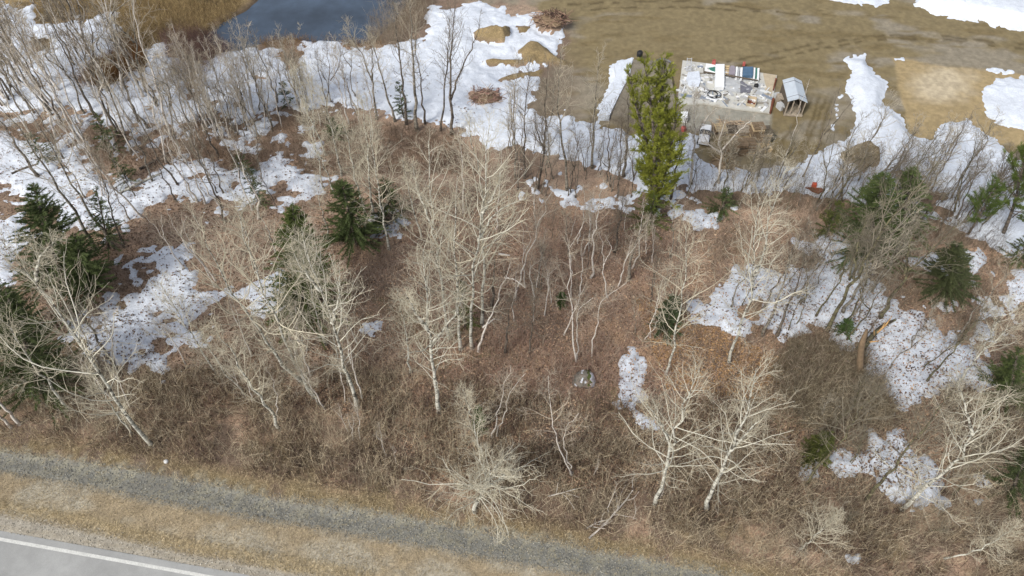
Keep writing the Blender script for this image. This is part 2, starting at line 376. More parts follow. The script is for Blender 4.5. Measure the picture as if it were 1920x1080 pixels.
# ------------------------------------------------------------------ ground sheets
G = .17
xs = np.concatenate([[-3000, -900, -300, -130, -90, -72], np.arange(-64, 64.01, G), [72, 90, 130, 300, 900, 3000]])
ys = np.concatenate([[-3000, -900, -300, -100, -30, -5, 4, 8], np.arange(10, 82.01, G), [85, 90, 100, 130, 300, 900, 3500]])
X, Y = np.meshgrid(xs, ys); nx, ny = len(xs), len(ys)
x, y = X.ravel(), Y.ravel()
yc = np.clip(y, 6, 1e9)
u, v, ppm = UV(x, yc)
hz = H(x, y, u, v, ppm)
gc = ground_col(x, np.clip(y, 6, 110), u, v, ppm)
idx = np.arange(nx * ny).reshape(ny, nx)
quad = np.stack([idx[:-1, :-1], idx[:-1, 1:], idx[1:, 1:], idx[1:, :-1]], -1).reshape(-1, 4)
V = np.c_[x, y, hz]
qi = quad[:, 0]
cls = np.zeros(len(qi), int)
cls[(v[qi] - line(EDGE, u[qi]) > -4) & (y[qi] < 60)] = 4
sd = sdf(MARSH, u[qi], v[qi]); cls[sd > 0] = 1
sd = sdf(YARD, u[qi], v[qi]); cls[sd > 0] = 2
sd = sdf(SANDPAD, u[qi], v[qi]); cls[sd > 0] = 3
def submesh(sel, verts=V, cols=gc):
    q = quad[sel]; used = np.unique(q); mp = np.zeros(len(verts), np.int32); mp[used] = np.arange(len(used))
    return verts[used], mp[q], (cols[used] if cols is not None else None)
for k, nm, mt in ((0, 'forest_floor', 'ground'), (1, 'marsh_ground', 'ground'), (2, 'dirt_yard', 'dirt'), (3, 'sand_pad', 'dirt'), (4, 'roadside_verge', 'verge')):
    vv, ff, cc = submesh(cls == k)
    add(nm, mesh_np(nm, vv, ff, M[mt], cc, True), kind='structure')
# snow lying on the ground, thickness from the distance to its edge
inb = (np.abs(x) < 66) & (y > 9) & (y < 84)
sm = np.full(len(x), -5.0); sm[inb] = snow_m(x[inb], y[inb], u[inb], v[inb], ppm[inb])
sth = np.clip(np.where(sm > 0, .03 + .16 * np.minimum(sm, 1.3), .25 * sm), -.12, .26) + np.where(sm > .2, (fbm(x, y, .8, 5, 3) - .5) * .12, 0)
anyq = (sm[quad] > 0).any(1) & inb[quad].all(1)
SV = V.copy(); SV[:, 2] += sth
vv, ff, _ = submesh(anyq, SV, None)
add('snow_cover', mesh_np('snow_cover', vv, ff, M['snow'], None, True), kind='structure')
# pond
pp = np.array([P(a, b, -.22) for a, b in [(440,-40),(520,-180),(760,-200),(900,-40),(860,20),(800,70),(740,100),(600,105),(450,115),(350,115),(330,60),(400,0)]])
add('pond_water', mesh_np('pond_water', pp, np.arange(len(pp))[None, ::-1], M['water']), kind='structure')
# road and its edge line
a0, a1 = np.array(P(0, 1011)), np.array(P(383, 1080)); dv = (a1 - a0) / np.linalg.norm(a1 - a0); nv = np.array((dv[1], -dv[0], 0))
def strip(o0, o1, z, n=60):
    t = np.linspace(-90, 90, n); c = a0 + dv * t[:, None]
    va = c + nv * o0; vb = c + nv * o1; va[:, 2] = z; vb[:, 2] = z
    i = np.arange(n - 1)
    return np.r_[va, vb], np.stack([i, i + n, i + n + 1, i + 1], -1)
vv, ff = strip(-.42, 9.5, .012); add('road', mesh_np('road', vv, ff[:, ::-1], M['road']), kind='structure')
vv, ff = strip(-.088, .088, .017); add('road_edge_line', mesh_np('road_edge_line', vv, ff[:, ::-1], M['paint']), kind='structure')

# ------------------------------------------------------------------ trees
def unit(a): return a / (np.linalg.norm(a, axis=-1, keepdims=True) + 1e-9)
def shoots(start, d0, L, k, wob, up, R):
    n = len(start); pts = np.zeros((n, k, 3)); pts[:, 0] = start; d = unit(d0)
    for i in range(1, k):
        d = unit(d + R.normal(0, wob, (n, 3)) + np.array((0, 0, up)))
        pts[:, i] = pts[:, i - 1] + d * (L / (k - 1))[:, None]
    return pts
def sample(paths, pid, s):
    k = paths.shape[1]; f = np.clip(s * (k - 1), 0, k - 1.001); i = f.astype(int); fr = (f - i)[:, None]
    p0, p1 = paths[pid, i], paths[pid, i + 1]
    return p0 * (1 - fr) + p1 * fr, unit(p1 - p0)
def sideways(t, ang, R):
    r = unit(np.cross(t, R.normal(0, 1, t.shape))); return t * np.cos(ang)[:, None] + r * np.sin(ang)[:, None]
SP = {   # t0 first branch, n1, length, angle from stem, wob, n2, n3, twig radius, flat-top
 'aspen':   dict(t0=.22, n1=38, L=.25, a0=1.08, a1=.5, wob=.15, up=.09, n2=8, n3=2, r=.0072, bark='aspen_bark', twig='aspen_twig', limb='aspen_limb'),
 'bushy':   dict(t0=.16, n1=38, L=.38, a0=1.1, a1=.45, wob=.15, up=.07, n2=9, n3=2, r=.0075, bark='aspen_bark', twig='aspen_twig', limb='aspen_limb'),
 'fan':     dict(t0=.30, n1=34, L=.66, a0=1.45, a1=.75, wob=.14, up=.03, n2=6, n3=2, r=.0125, bark='aspen_bark', twig='aspen_twig', limb='aspen_limb'),
 'pale':    dict(t0=.34, n1=24, L=.21, a0=.95, a1=.5, wob=.15, up=.10, n2=4, n3=2, r=.0095, bark='birch_bark', twig='birch_twig', limb='birch_limb'),
 'birch':   dict(t0=.45, n1=11, L=.17, a0=1.0, a1=.6, wob=.16, up=.05, n2=5, n3=3, r=.0075, bark='birch_bark', twig='birch_twig', limb='birch_limb'),
 'dark':    dict(t0=.36, n1=22, L=.23, a0=.9, a1=.45, wob=.14, up=.10, n2=4, n3=2, r=.010, bark='dark_bark', twig='dark_twig'),
 'grey':    dict(t0=.34, n1=24, L=.23, a0=.95, a1=.45, wob=.15, up=.10, n2=4, n3=2, r=.010, bark='grey_bark', twig='grey_twig'),
 'moss':    dict(t0=.34, n1=26, L=.25, a0=.95, a1=.5, wob=.16, up=.08, n2=5, n3=2, r=.010, bark='moss_bark', twig='moss_twig'),
 'whip':    dict(t0=.55, n1=7, L=.08, a0=.7, a1=.5, wob=.1, up=.05, n2=2, n3=1, r=.009, bark='birch_bark', twig='birch_twig', limb='birch_limb'),
 'snag':    dict(t0=.5, n1=5, L=.10, a0=1.3, a1=.9, wob=.1, up=-.05, n2=2, n3=1, r=.012, bark='dark_bark', twig='dark_twig'),
}
def resample(p, k):
    p = np.asarray(p, float); s = np.r_[0, np.cumsum(np.linalg.norm(np.diff(p, axis=0), axis=1))]; t = np.linspace(0, s[-1], k)
    q = np.stack([np.interp(t, s, p[:, i]) for i in range(3)], 1)
    for _ in range(2): q[1:-1] = .25 * q[:-2] + .5 * q[1:-1] + .25 * q[2:]
    return q
def tree_meshes(stems, r0, spec, R, dens=1.0, name='tree'):
    """stems: list of polylines (local), first is the trunk. Returns trunk mesh, crown mesh"""
    tp, cp_, lp = [], [], []
    s_ = SP[spec]
    for si, st in enumerate(stems):
        k = 14; q = resample(st, k); Ht = np.linalg.norm(np.diff(q, axis=0), axis=1).sum()
        q[1:-1] += R.normal(0, .008 * min(Ht, 8), (k - 2, 3)) * (1, 1, .2)
        tt = np.linspace(0, 1, k); rb = r0 * (1 if si == 0 else .68)
        rad = rb * .74 * (1 - .90 * tt ** .8) * (1 + .3 * np.exp(-tt * 25) * (si == 0))
        rad = np.maximum(rad, .012)
        vv, ff = tubes(q[None], rad[None], 7); tp.append((vv, ff))
        n1 = max(3, int(s_['n1'] * dens * (1 if si == 0 else .6)))
        t0 = s_['t0'] if si == 0 else .12
        s1 = t0 + (1 - t0) * (np.arange(n1) + R.random(n1)) / n1 * .985
        b, tan = sample(q[None], np.zeros(n1, int), s1)
        w1 = (s1 - t0) / (1 - t0)
        az = np.arange(n1) * 2.4 + R.normal(0, .5, n1)
        ang = s_['a0'] + (s_['a1'] - s_['a0']) * w1 + R.normal(0, .16, n1)
        e1 = unit(np.cross(tan, [[.3, 1, .1]])); e2 = np.cross(tan, e1)
        d = tan * np.cos(ang)[:, None] + (e1 * np.cos(az)[:, None] + e2 * np.sin(az)[:, None]) * np.sin(ang)[:, None]
        prof = np.where(w1 < .3, .52 + .48 * w1 / .3, 1 - .74 * (w1 - .3) / .7)
        L1 = Ht * s_['L'] * prof * (.65 + .6 * R.random(n1)) * (1.15 if si else 1)
        r1 = np.minimum(rb * .34, .008 + .0080 * L1) * (1.0 - .25 * w1)
        k1 = 7; p1 = shoots(b, d, L1, k1, s_['wob'], s_['up'], R)
        rr = r1[:, None] * np.linspace(1, .3, k1)[None]; rr = np.maximum(rr, s_['r'] * .7)
        lp.append(tubes(p1, rr, 4))
        # second order
        n2 = s_['n2']; pid = np.repeat(np.arange(n1), n2); s2 = .15 + .85 * R.random(len(pid))
        b2, t2 = sample(p1, pid, s2); d2 = sideways(t2, R.normal(.8, .2, len(pid)), R)
        L2 = L1[pid] * (.52 - .32 * s2) * (.5 + .8 * R.random(len(pid))) + .15
        p2 = shoots(b2, d2, L2, 5, s_['wob'] * 1.15, s_['up'], R)
        r2 = np.maximum(r1[pid] * .42, s_['r'])[:, None] * np.linspace(1, .5, 5)[None]
        cp_.append(tubes(p2, r2, 3))
        n3 = s_['n3']; pid3 = np.repeat(np.arange(len(pid)), n3); s3 = .25 + .75 * R.random(len(pid3))
        b3, t3 = sample(p2, pid3, s3); d3 = sideways(t3, R.normal(.75, .22, len(pid3)), R)
        L3 = L2[pid3] * (.6 - .25 * s3) * (.6 + .7 * R.random(len(pid3))) + .14
        p3 = shoots(b3, d3, L3, 3, s_['wob'] * 1.2, s_['up'], R)
        cp_.append(tubes(p3, np.tile(s_['r'] * np.array((.85, .65, .4)), (len(pid3), 1)), 3))
    vv, ff = join(tp); tm = mesh_np(name + '_trunk', vv, ff, M[s_['bark']], None, True)
    vv, ff = join(cp_); cm = mesh_np(name + '_crown', vv, ff, M[s_['twig']], None, True)
    if sum(len(q_[0]) for q_ in lp) < 28 * 42: return tm, mesh_np(name + '_crown', *join(cp_ + lp), M[s_['twig']], None, True), None
    vv, ff = join(lp); lm = mesh_np(name + '_limbs', vv, ff, M[s_.get('limb', s_['twig'])], None, True)
    return tm, cm, lm
def gz(x_, y_): return float(H(np.array([x_]), np.array([y_]))[0])
def at_plane(u_, v_, yb, lean=0.0):
    dx, dy, dz = ray(u_, v_)
    t = (yb + lean * CAM_H) / (dy - lean * dz)
    return np.array((dx * t, dy * t, CAM_H + dz * t))
def px_tree(name, cat, label, pts, wpx, spec, forks=(), lean=0.0, dens=1.0, group=None, seed=None):
    bx, by, _ = P(*pts[0]); bz = gz(bx, by) - .05
    base = np.array((bx, by, bz)); R = np.random.default_rng(seed if seed is not None else int(pts[0][0] * 7 + pts[0][1]))
    tr = [np.zeros(3)] + [at_plane(a, b, by, lean) - base for a, b in pts[1:]]
    stems = [np.array(tr)]
    for fk in forks:
        stems.append(np.array([at_plane(a, b, by, lean) - base for a, b in fk]) + np.linspace(0, 1, len(fk))[:, None] * np.array((0, R.normal(0, .8), 0)))
    ppm_ = UV(bx, by)[2]
    tm, cm, lm = tree_meshes(stems, wpx / 2 / ppm_, spec, R, dens, name)
    o = thing(name, label, cat, base, group)
    add('trunk', tm, o); add('crown', cm, o)
    if lm: add('limbs', lm, o)
    return o

A, B, D, Gy, Mo = 'aspen', 'birch', 'dark', 'grey', 'moss'
TREES = [
 # upper left
 ('bare_tree', 'tall leaning tree at the pond corner, dark trunk turning pale near the top', [(322,262),(303,197),(283,127),(257,60),(243,-25)], 8, 'pale', ()),
 ('bare_tree', 'grey tree with few branches crossing the reddish brush patch', [(247,290),(230,233),(200,160),(187,123),(160,60)], 7, 'grey', ()),
 ('bare_tree', 'dark trunked tree leaning left in front of the reddish brush', [(182,220),(160,187),(137,133),(117,87),(90,35)], 8, 'dark', ()),
 ('bare_tree', 'long pale tree with a dark foot left of the reddish brush', [(152,272),(127,230),(100,167),(67,97),(40,25)], 8, 'pale', ()),
 ('bare_tree', 'dark leaning tree on the snow near the upper left corner', [(97,210),(60,137),(27,87),(0,40)], 8, 'dark', ()),
 ('bare_tree', 'pale tree with dark base rising from the dark spruce patch at left', [(217,467),(187,420),(147,367),(100,277),(67,233),(30,165)], 8, 'grey', ()),
 ('bare_tree', 'very tall grey trunk slanting to the left edge above the spruce', [(180,470),(158,425),(110,353),(70,293),(33,233),(-10,190)], 10, 'grey', ()),
 ('bare_tree', 'blackish trunk leaning over snow by the left edge, below the fallen log', [(75,335),(33,277),(0,225),(-30,190)], 9, 'dark', ()),
 ('bare_tree', 'dark slender tree rising from the brown patch beside spruce, right of two slanting trunks', [(232,465),(212,400),(195,340),(178,290)], 6, 'dark', ()),
 ('birch_tree', 'thin white birch standing on the snow beside the fallen pale log', [(192,370),(185,330),(172,290),(160,260)], 4, B, ()),
 ('bare_tree', 'dark tree with a forked top left of the pale sapling fan', [(395,235),(372,190),(340,150),(322,118)], 6, 'dark', (((360,180),(352,140),(350,110)),)),
 # upper middle
 ('bare_tree', 'straight tall dark trunk in front of the pond, tallest of its row', [(782,245),(780,200),(773,100),(771,30),(770,-20)], 10, 'grey', ()),
 ('bare_tree', 'dark straight trunk left of the tallest one in the pond row', [(762,233),(753,133),(745,65),(738,5)], 8, 'dark', ()),
 ('bare_tree', 'thin dark trunk right of the tallest one in the pond row', [(797,232),(790,167),(783,110),(778,60)], 6, 'dark', ()),
 ('bare_tree', 'slanting brown trunk with fine twigs, second from left in the pond row', [(741,228),(723,167),(707,110),(690,55)], 7, 'grey', ()),
 ('bare_tree', 'crooked pale tree bending left, leftmost of the pond row', [(706,222),(698,150),(685,115),(665,85),(650,40)], 7, 'grey', (((698,150),(700,100),(695,60)),)),
 ('bare_tree', 'slender dark tree alone on white snow left of the forked one', [(827,246),(837,133),(842,60),(845,15)], 6, 'dark', ()),
 ('bare_tree', 'dark tree with a big open fork standing against white snow', [(848,252),(845,190),(843,110),(848,60),(853,0)], 9, 'dark', (((845,188),(866,130),(880,100),(895,75),(900,30)),)),
 ('bare_tree', 'thin straight sapling against the snow, left of the dirt yard trees', [(965,335),(965,217),(970,150),(972,110)], 5, 'grey', ()),
 ('bare_tree', 'thin tree with upright twigs, second of the row facing the dirt yard', [(983,335),(983,230),(990,150),(995,110)], 6, 'dark', ()),
 ('bare_tree', 'dark tree with a kinked trunk rising over the brown yard edge', [(1007,352),(1020,283),(1023,200),(1030,110)], 7, 'dark', (((1020,283),(1005,230),(1000,180)),)),
 ('bare_tree', 'grey tree bending left then up in front of the dirt yard', [(1063,355),(1057,267),(1045,217),(1047,133),(1050,95)], 8, 'grey', ()),
 ('bare_tree', 'tall slim tree just left of the snow strip beside the pine', [(1110,315),(1113,233),(1120,150),(1125,105)], 7, 'grey', ()),
 ('bare_tree', 'dark bare trunk standing close against the left side of the green pine', [(1170,330),(1174,270),(1180,220),(1178,160)], 8, 'dark', ()),
 ('bare_tree', 'dark leaning trunk right of the foot of the green pine', [(1257,375),(1268,320),(1283,260),(1290,215)], 7, 'dark', ()),
 ('bare_tree', 'large pale spreading tree in front of the pallets', [(1347,345),(1352,290),(1345,270),(1355,240),(1362,215)], 8, 'pale', (((1350,285),(1375,262),(1402,240),(1420,228)),((1350,285),(1325,262),(1310,230)))),
 ('bare_tree', 'grey forked tree rising beside the white machine', [(1297,345),(1300,290),(1303,245),(1302,205),(1300,170)], 8, 'pale', (((1303,250),(1325,215),(1345,190)),)),
 ('birch_tree', 'slim white leaning stem crossing the yard toward the small shed', [(1463,318),(1475,285),(1490,238),(1503,190),(1518,148)], 3, 'whip', ()),
 # birch clump centre left
 ('birch_tree', 'white trunk with its foot beside the dark spruce, rightmost of the clump', [(729,468),(718,400),(712,360),(700,290),(690,220)], 7, A, ()),
 ('birch_tree', 'white trunk in the middle of the clump behind the dark spruce', [(700,402),(693,360),(690,290),(682,230),(678,185)], 7, A, ()),
 ('birch_tree', 'white trunk on the left of the clump behind the dark spruce', [(684,398),(665,330),(655,280),(640,215)], 7, A, ()),
 ('birch_tree', 'pale spreading tree behind the clump, against brown brush', [(640,330),(628,270),(615,220),(600,170)], 6, A, ()),
 # centre aspens
 ('aspen_tree', 'large cream aspen with wide dense crown, trunk foot near the brown thicket', [(824,772),(812,690),(803,620),(800,560),(796,500),(793,465)], 12, A, (((803,620),(775,560),(765,520)),((806,650),(850,600),(870,560)))),
 ('aspen_tree', 'straight white aspen trunk, second in the central row', [(864,654),(857,560),(853,460),(850,390),(858,330)], 9, A, ()),
 ('aspen_tree', 'white aspen with arching forks to the right, tallest in the central row', [(885,652),(885,527),(893,470),(903,427),(907,360),(915,270),(918,235)], 9, A, (((897,450),(925,400),(965,380),(990,372)),((905,400),(930,360),(945,320)))),
 ('aspen_tree', 'slim straight white aspen just left of the reddish snag', [(903,610),(905,510),(905,400),(900,300),(880,225)], 9, A, ()),
 ('aspen_tree', 'white aspen with a darker foot, leftmost of the central row', [(842,632),(832,560),(820,493),(812,427),(808,360),(803,265)], 9, A, (((812,430),(785,370),(770,320)),)),
 ('dead_snag', 'dark reddish dead trunk right of the central white aspens', [(922,575),(925,530),(927,475)], 10, 'snag', ()),
 ('birch_tree', 'white birch curving strongly to the right over brown leaves', [(897,658),(907,613),(933,567),(947,523),(957,492)], 7, B, (((947,520),(965,512),(985,515)),((905,615),(925,610),(940,625)),)),
 ('birch_tree', 'grey white birch leaning right with upswept twigs, behind the curved one', [(966,562),(983,500),(1000,447),(1017,403),(1035,360)], 6, 'pale', ()),
 ('birch_tree', 'slim white birch alone on the leaf litter in the centre', [(1081,678),(1073,593),(1065,547),(1065,510),(1070,460),(1092,425)], 5, B, ()),
 ('birch_tree', 'thin birch bending right, twin of the slim one on the leaf litter', [(1084,672),(1082,627),(1081,587),(1095,565),(1112,558)], 4, B, ()),
 ('birch_tree', 'pale thin birch with fine upright twigs below the pine', [(1107,522),(1112,460),(1123,393),(1132,335)], 6, 'pale', ()),
 ('bare_tree', 'short dark trunk beneath the pine, left of a darker one', [(1152,472),(1160,420),(1168,370)], 9, 'dark', ()),
 ('bare_tree', 'black trunk with fanned yellowish twigs below the pine', [(1177,525),(1186,475),(1196,440),(1215,410)], 10, 'grey', ()),
 ('birch_tree', 'long thin pale stem arching to the right above the snowy rock', [(1110,668),(1123,567),(1145,548),(1175,530)], 4, B, ()),
 ('bare_tree', 'short dark trunk on the leaf litter right of the curved birch', [(948,660),(950,620),(954,590),(958,560)], 8, 'dark', ()),
 ('bare_tree', 'grey brown sapling with upright twigs on the leaf litter', [(993,662),(997,620),(1002,580),(1008,545)], 6, 'dark', ()),
 ('aspen_tree', 'slim white aspen with an even crown beside the small dark spruce', [(1248,702),(1267,627),(1277,560),(1284,490),(1286,420)], 7, A, ()),
 ('aspen_tree', 'forked pale aspen at the left end of the right hand snow', [(1367,680),(1393,593),(1410,560),(1413,510),(1417,443),(1424,370)], 8, A, (((1412,520),(1430,493),(1443,433),(1457,380),(1482,320)),)),
 ('bare_tree', 'dark trunk planted at the snow edge, left of a similar trunk', [(1430,630),(1460,560),(1478,500),(1492,450)], 9, Gy, ()),
 ('bare_tree', 'dark trunk on the snow, right of a similar trunk', [(1457,630),(1480,570),(1505,510),(1520,470)], 9, 'dark', ()),
 ('bare_tree', 'long mossy trunk leaning right across the right hand snow', [(1550,622),(1573,573),(1600,523),(1633,470),(1673,403),(1715,355),(1765,295)], 11, Mo, (((1600,523),(1615,480),(1650,440)),)),
 ('bare_tree', 'second long mossy trunk leaning right, close beside the first', [(1578,590),(1610,537),(1642,500),(1682,427),(1725,365)], 9, Gy, ()),
 ('bare_tree', 'dark mossy trunk slanting right behind the splintered stump', [(1648,600),(1673,557),(1697,513),(1747,470),(1800,415)], 11, Mo, (((1697,513),(1710,470),(1735,430)),)),
 ('birch_tree', 'pale birch leaning to the right edge above the lower snow', [(1792,722),(1847,653),(1897,612),(1930,590)], 8, A, (((1847,653),(1860,600),(1885,540)),)),
 ('aspen_tree', 'wide cream aspen leaning right over the lower right snow', [(1690,955),(1747,903),(1797,860),(1823,810),(1860,770)], 12, 'bushy', (((1823,815),(1815,770),(1800,735)),)),
 ('aspen_tree', 'cream aspen near the lower edge, left one of the standing pair', [(1228,945),(1250,870),(1267,813),(1285,755),(1305,690)], 11, A, (((1258,840),(1235,790),(1205,760)),)),
 ('aspen_tree', 'cream aspen near the lower edge, right one of the standing pair', [(1326,955),(1347,887),(1367,853),(1392,805),(1405,755),(1418,690)], 12, A, (((1370,845),(1410,820),(1450,800)),)),
 ('bare_tree', 'mossy dark trunk slanting right beside the olive bush', [(1510,908),(1563,843),(1610,780),(1650,720)], 8, Mo, ()),
 ('bare_tree', 'mossy dark trunk crossing the lower right snow patch', [(1622,942),(1703,837),(1742,797),(1790,730)], 10, Mo, ()),
 ('aspen_tree', 'low pale leaning tree in the lower right corner', [(1770,1047),(1847,1027),(1910,985)], 5, A, ()),
 ('bare_tree', 'small straw coloured tree fanning out above the lower right edge', [(1500,1030),(1530,1005),(1570,965)], 5, 'bushy', ()),
 ('aspen_tree', 'wide fan shaped pale tree overhanging the roadside gravel band', [(890,958),(897,936),(914,905),(930,872)], 13, 'fan', (((903,922),(890,900),(882,880)),((905,918),(935,900),(955,885)))),
 ('birch_tree', 'thin white birch pair member directly above the fan shaped roadside tree', [(923,820),(940,753),(944,720),(957,686)], 5, B, ()),
 ('birch_tree', 'second thin white birch above the fan shaped roadside tree', [(932,818),(948,765),(962,725),(985,700)], 4, B, ()),
 ('birch_tree', 'white wavy sapling right of the fan shaped tree, taller of two', [(1072,892),(1050,840),(1032,790),(1033,735),(1028,705)], 5, B, ()),
 ('birch_tree', 'white wavy sapling right of the fan shaped tree, shorter of two', [(1074,888),(1060,850),(1053,822),(1062,800),(1085,775)], 4, B, ()),
 # left aspens
 ('aspen_tree', 'very long white aspen trunk slanting from the road edge to the left edge', [(288,838),(250,797),(200,717),(157,657),(110,587),(67,527),(33,483),(-5,440)], 11, A, (((67,527),(75,480),(110,440)),)),
 ('aspen_tree', 'grey slanting trunk beside the long white aspen at left', [(222,700),(187,643),(143,573),(112,515),(90,470)], 8, Gy, ()),
 ('aspen_tree', 'pale trunk slanting to the left edge over the dark spruce', [(135,772),(82,713),(40,650),(0,593),(-30,555)], 8, A, ()),
 ('aspen_tree', 'white aspen slanting left in front of the lower left snow', [(570,720),(523,680),(483,613),(443,557),(417,520),(390,460),(360,400)], 9, A, ()),
 ('aspen_tree', 'white aspen with dense cream crown, middle of the left hand grove', [(590,745),(563,703),(537,643),(513,593),(483,520),(467,460),(440,375)], 9, A, ()),
 ('aspen_tree', 'stout white aspen with its foot clear on brown litter beside the small snow patch', [(670,765),(645,680),(622,605),(600,545),(583,490),(565,430)], 11, A, (((622,605),(640,540),(640,490)),((600,545),(560,500),(545,470)))),
 ('aspen_tree', 'short aspen with wide lower branches above the road verge, middle', [(525,805),(505,765),(470,722),(440,670),(405,620)], 9, A, ()),
 ('aspen_tree', 'white aspen with bare lower trunk at the edge of lower left snow', [(405,700),(365,640),(330,580),(300,530)], 5, A, ()),
 ('aspen_tree', 'aspen with upright branches behind the stout one', [(612,650),(600,600),(587,560),(575,510),(560,440)], 6, A, ()),
 ('aspen_tree', 'short pale aspen directly above the road verge at left', [(250,815),(215,775),(190,735),(165,690)], 6, A, ()),
 ('birch_tree', 'white double trunk at the left frame edge, nearer one', [(37,795),(10,765),(-20,735),(-60,690)], 10, 'birch', ()),
 ('birch_tree', 'white double trunk at the left frame edge, farther one', [(20,800),(-8,772),(-40,742)], 9, 'birch', ()),
 ('aspen_tree', 'bare aspen leaning left among brown brush above the verge', [(600,760),(575,720),(560,690),(548,650)], 6, A, ()),
 ('aspen_tree', 'pale bushy aspen with crown over the fan tree, left of thin birches', [(905,860),(893,810),(880,770),(868,730)], 6, A, ()),
 ('aspen_tree', 'cream many branched aspen left of the large central one', [(770,700),(765,640),(755,590),(745,540)], 6, A, ()),
 ('aspen_tree', 'pale twiggy aspen above the leftmost central trunk', [(790,450),(778,400),(765,350),(755,300)], 6, A, ()),
 ('aspen_tree', 'pale twiggy tree against the snow tongue in upper centre', [(870,400),(868,340),(865,290),(860,240)], 6, 'pale', ()),
 ('aspen_tree', 'slim pale tree left of the dirt yard saplings with fan twigs', [(930,430),(935,370),(938,320),(940,280)], 5, 'pale', ()),
]
for nm, lab, pts, wpx, spec, forks in TREES:
    px_tree(nm, 'tree', lab, pts, wpx, spec, forks, dens=.85 if spec in ('aspen', 'bushy') else 1)

# filler trees: a few shared meshes, one object each
PROTO = {}
for spec in ('aspen', 'pale', 'dark', 'grey', 'moss', 'birch'):
    for k in range(4):
        R = np.random.default_rng(900 + k + 17 * len(PROTO))
        hgt = 8.0
        st = np.zeros((5, 3)); st[:, 2] = np.linspace(0, hgt, 5); st[1:, :2] = np.cumsum(R.normal(0, .22, (4, 2)), 0)
        stems = [st]
        if R.random() < .5: stems.append(np.array([st[2], st[2] + (R.normal(0, .5), R.normal(0, .5), 1.5), st[2] + (R.normal(0, .9), R.normal(0, .9), 3.4)]))
        PROTO[spec, k] = tree_meshes(stems, .105, spec, R, .62, spec)
FILL = [  # polygon, count, species, height range, name, label, group
 ([(0,120),(140,90),(330,200),(330,260),(150,300),(0,230)], 56, ('dark','grey','pale','birch'), (8,13), 'bare_tree', 'tree crowded left of the pond', 'crowded bare trees in the upper left'),
 ([(345,215),(520,205),(515,255),(350,265)], 50, ('pale','pale','grey'), (5,9), 'sapling', 'sapling in the fan shaped thicket below pond', 'pale saplings below the pond'),
 ([(520,190),(700,180),(700,235),(520,240)], 26, ('dark','grey','pale'), (4,8), 'sapling', 'sapling on snow by the pond', 'saplings on the snow by the pond'),
 ([(560,235),(720,240),(760,330),(640,380),(560,330)], 5, ('aspen','pale'), (6,9), 'bare_tree', 'tree around the white birch clump', 'trees around the birch clump'),
 ([(0,270),(350,270),(600,330),(560,420),(250,440),(0,380)], 34, ('dark','grey','birch','pale'), (5,10), 'bare_tree', 'tree on patchy snow in the left woods', 'bare trees on patchy snow at left'),
 ([(940,260),(1180,300),(1200,370),(960,380)], 46, ('dark','grey','dark'), (3,7), 'sapling', 'sapling on the snow edge left of pine', 'saplings left of the pine'),
 ([(1280,330),(1480,340),(1480,400),(1290,390)], 34, ('dark','grey','moss'), (2.5,6), 'sapling', 'sapling on snow below the pallets', 'saplings below the pallets'),
 ([(1480,335),(1700,330),(1860,390),(1840,440),(1500,400)], 70, ('dark','grey','moss'), (3,8), 'sapling', 'sapling on snow right of the pallets', 'saplings on the right hand snow'),
 ([(1690,270),(1900,320),(1910,420),(1800,430)], 12, ('dark','grey'), (3,6), 'sapling', 'sapling below the sand pad', 'saplings below the sand pad'),
 ([(980,420),(1300,430),(1230,660),(960,620)], 44, ('birch','dark','grey','pale'), (2.5,6.5), 'sapling', 'sapling on open brown leaf litter', 'saplings on the leaf litter'),
 ([(1290,560),(1500,640),(1700,760),(1880,700),(1880,560),(1500,480)], 26, ('grey','moss','dark'), (4,8.5), 'bare_tree', 'tree on snow in the right woods', 'bare trees in the right hand woods'),
 ([(1480,760),(1900,760),(1900,1040),(1560,1000)], 18, ('moss','grey','moss'), (2.2,5), 'sapling', 'sapling in the lower right tangle', 'saplings in the lower right tangle'),
 ([(0,600),(200,690),(700,640),(740,780),(400,790),(60,760)], 26, ('aspen','pale','pale'), (4,7.5), 'aspen_tree', 'aspen in the grove above the verge', 'small aspens in the lower left grove'),
 ([(300,420),(640,440),(620,560),(350,560)], 7, ('aspen','pale'), (5,8), 'aspen_tree', 'aspen in the left centre grove', 'aspens in the left centre grove'),
 ([(740,400),(900,380),(900,600),(740,560)], 3, ('aspen','pale'), (4,7), 'aspen_tree', 'aspen among the central white row', 'lesser aspens of the central row'),
 ([(640,780),(860,800),(860,920),(640,880)], 5, ('birch','pale'), (2,4), 'sapling', 'sapling in brown thicket above the verge', 'saplings in the thicket above the verge'),
 ([(1090,880),(1220,900),(1300,1000),(1120,980)], 5, ('birch','moss'), (2,3.5), 'sapling', 'sapling left of the standing aspen pair', 'saplings beside the standing pair'),
]
def rand_in(poly, n, R):
    poly = np.array(poly, float); out_u, out_v = [], []
    lo, hi = poly.min(0), poly.max(0)
    while len(out_u) < n:
        uu = lo[0] + R.random(4 * n + 20) * (hi[0] - lo[0]); vv_ = lo[1] + R.random(4 * n + 20) * (hi[1] - lo[1])
        k = sdf(poly, uu, vv_) > 0
        out_u += list(uu[k]); out_v += list(vv_[k])
    return np.array(out_u[:n]), np.array(out_v[:n])
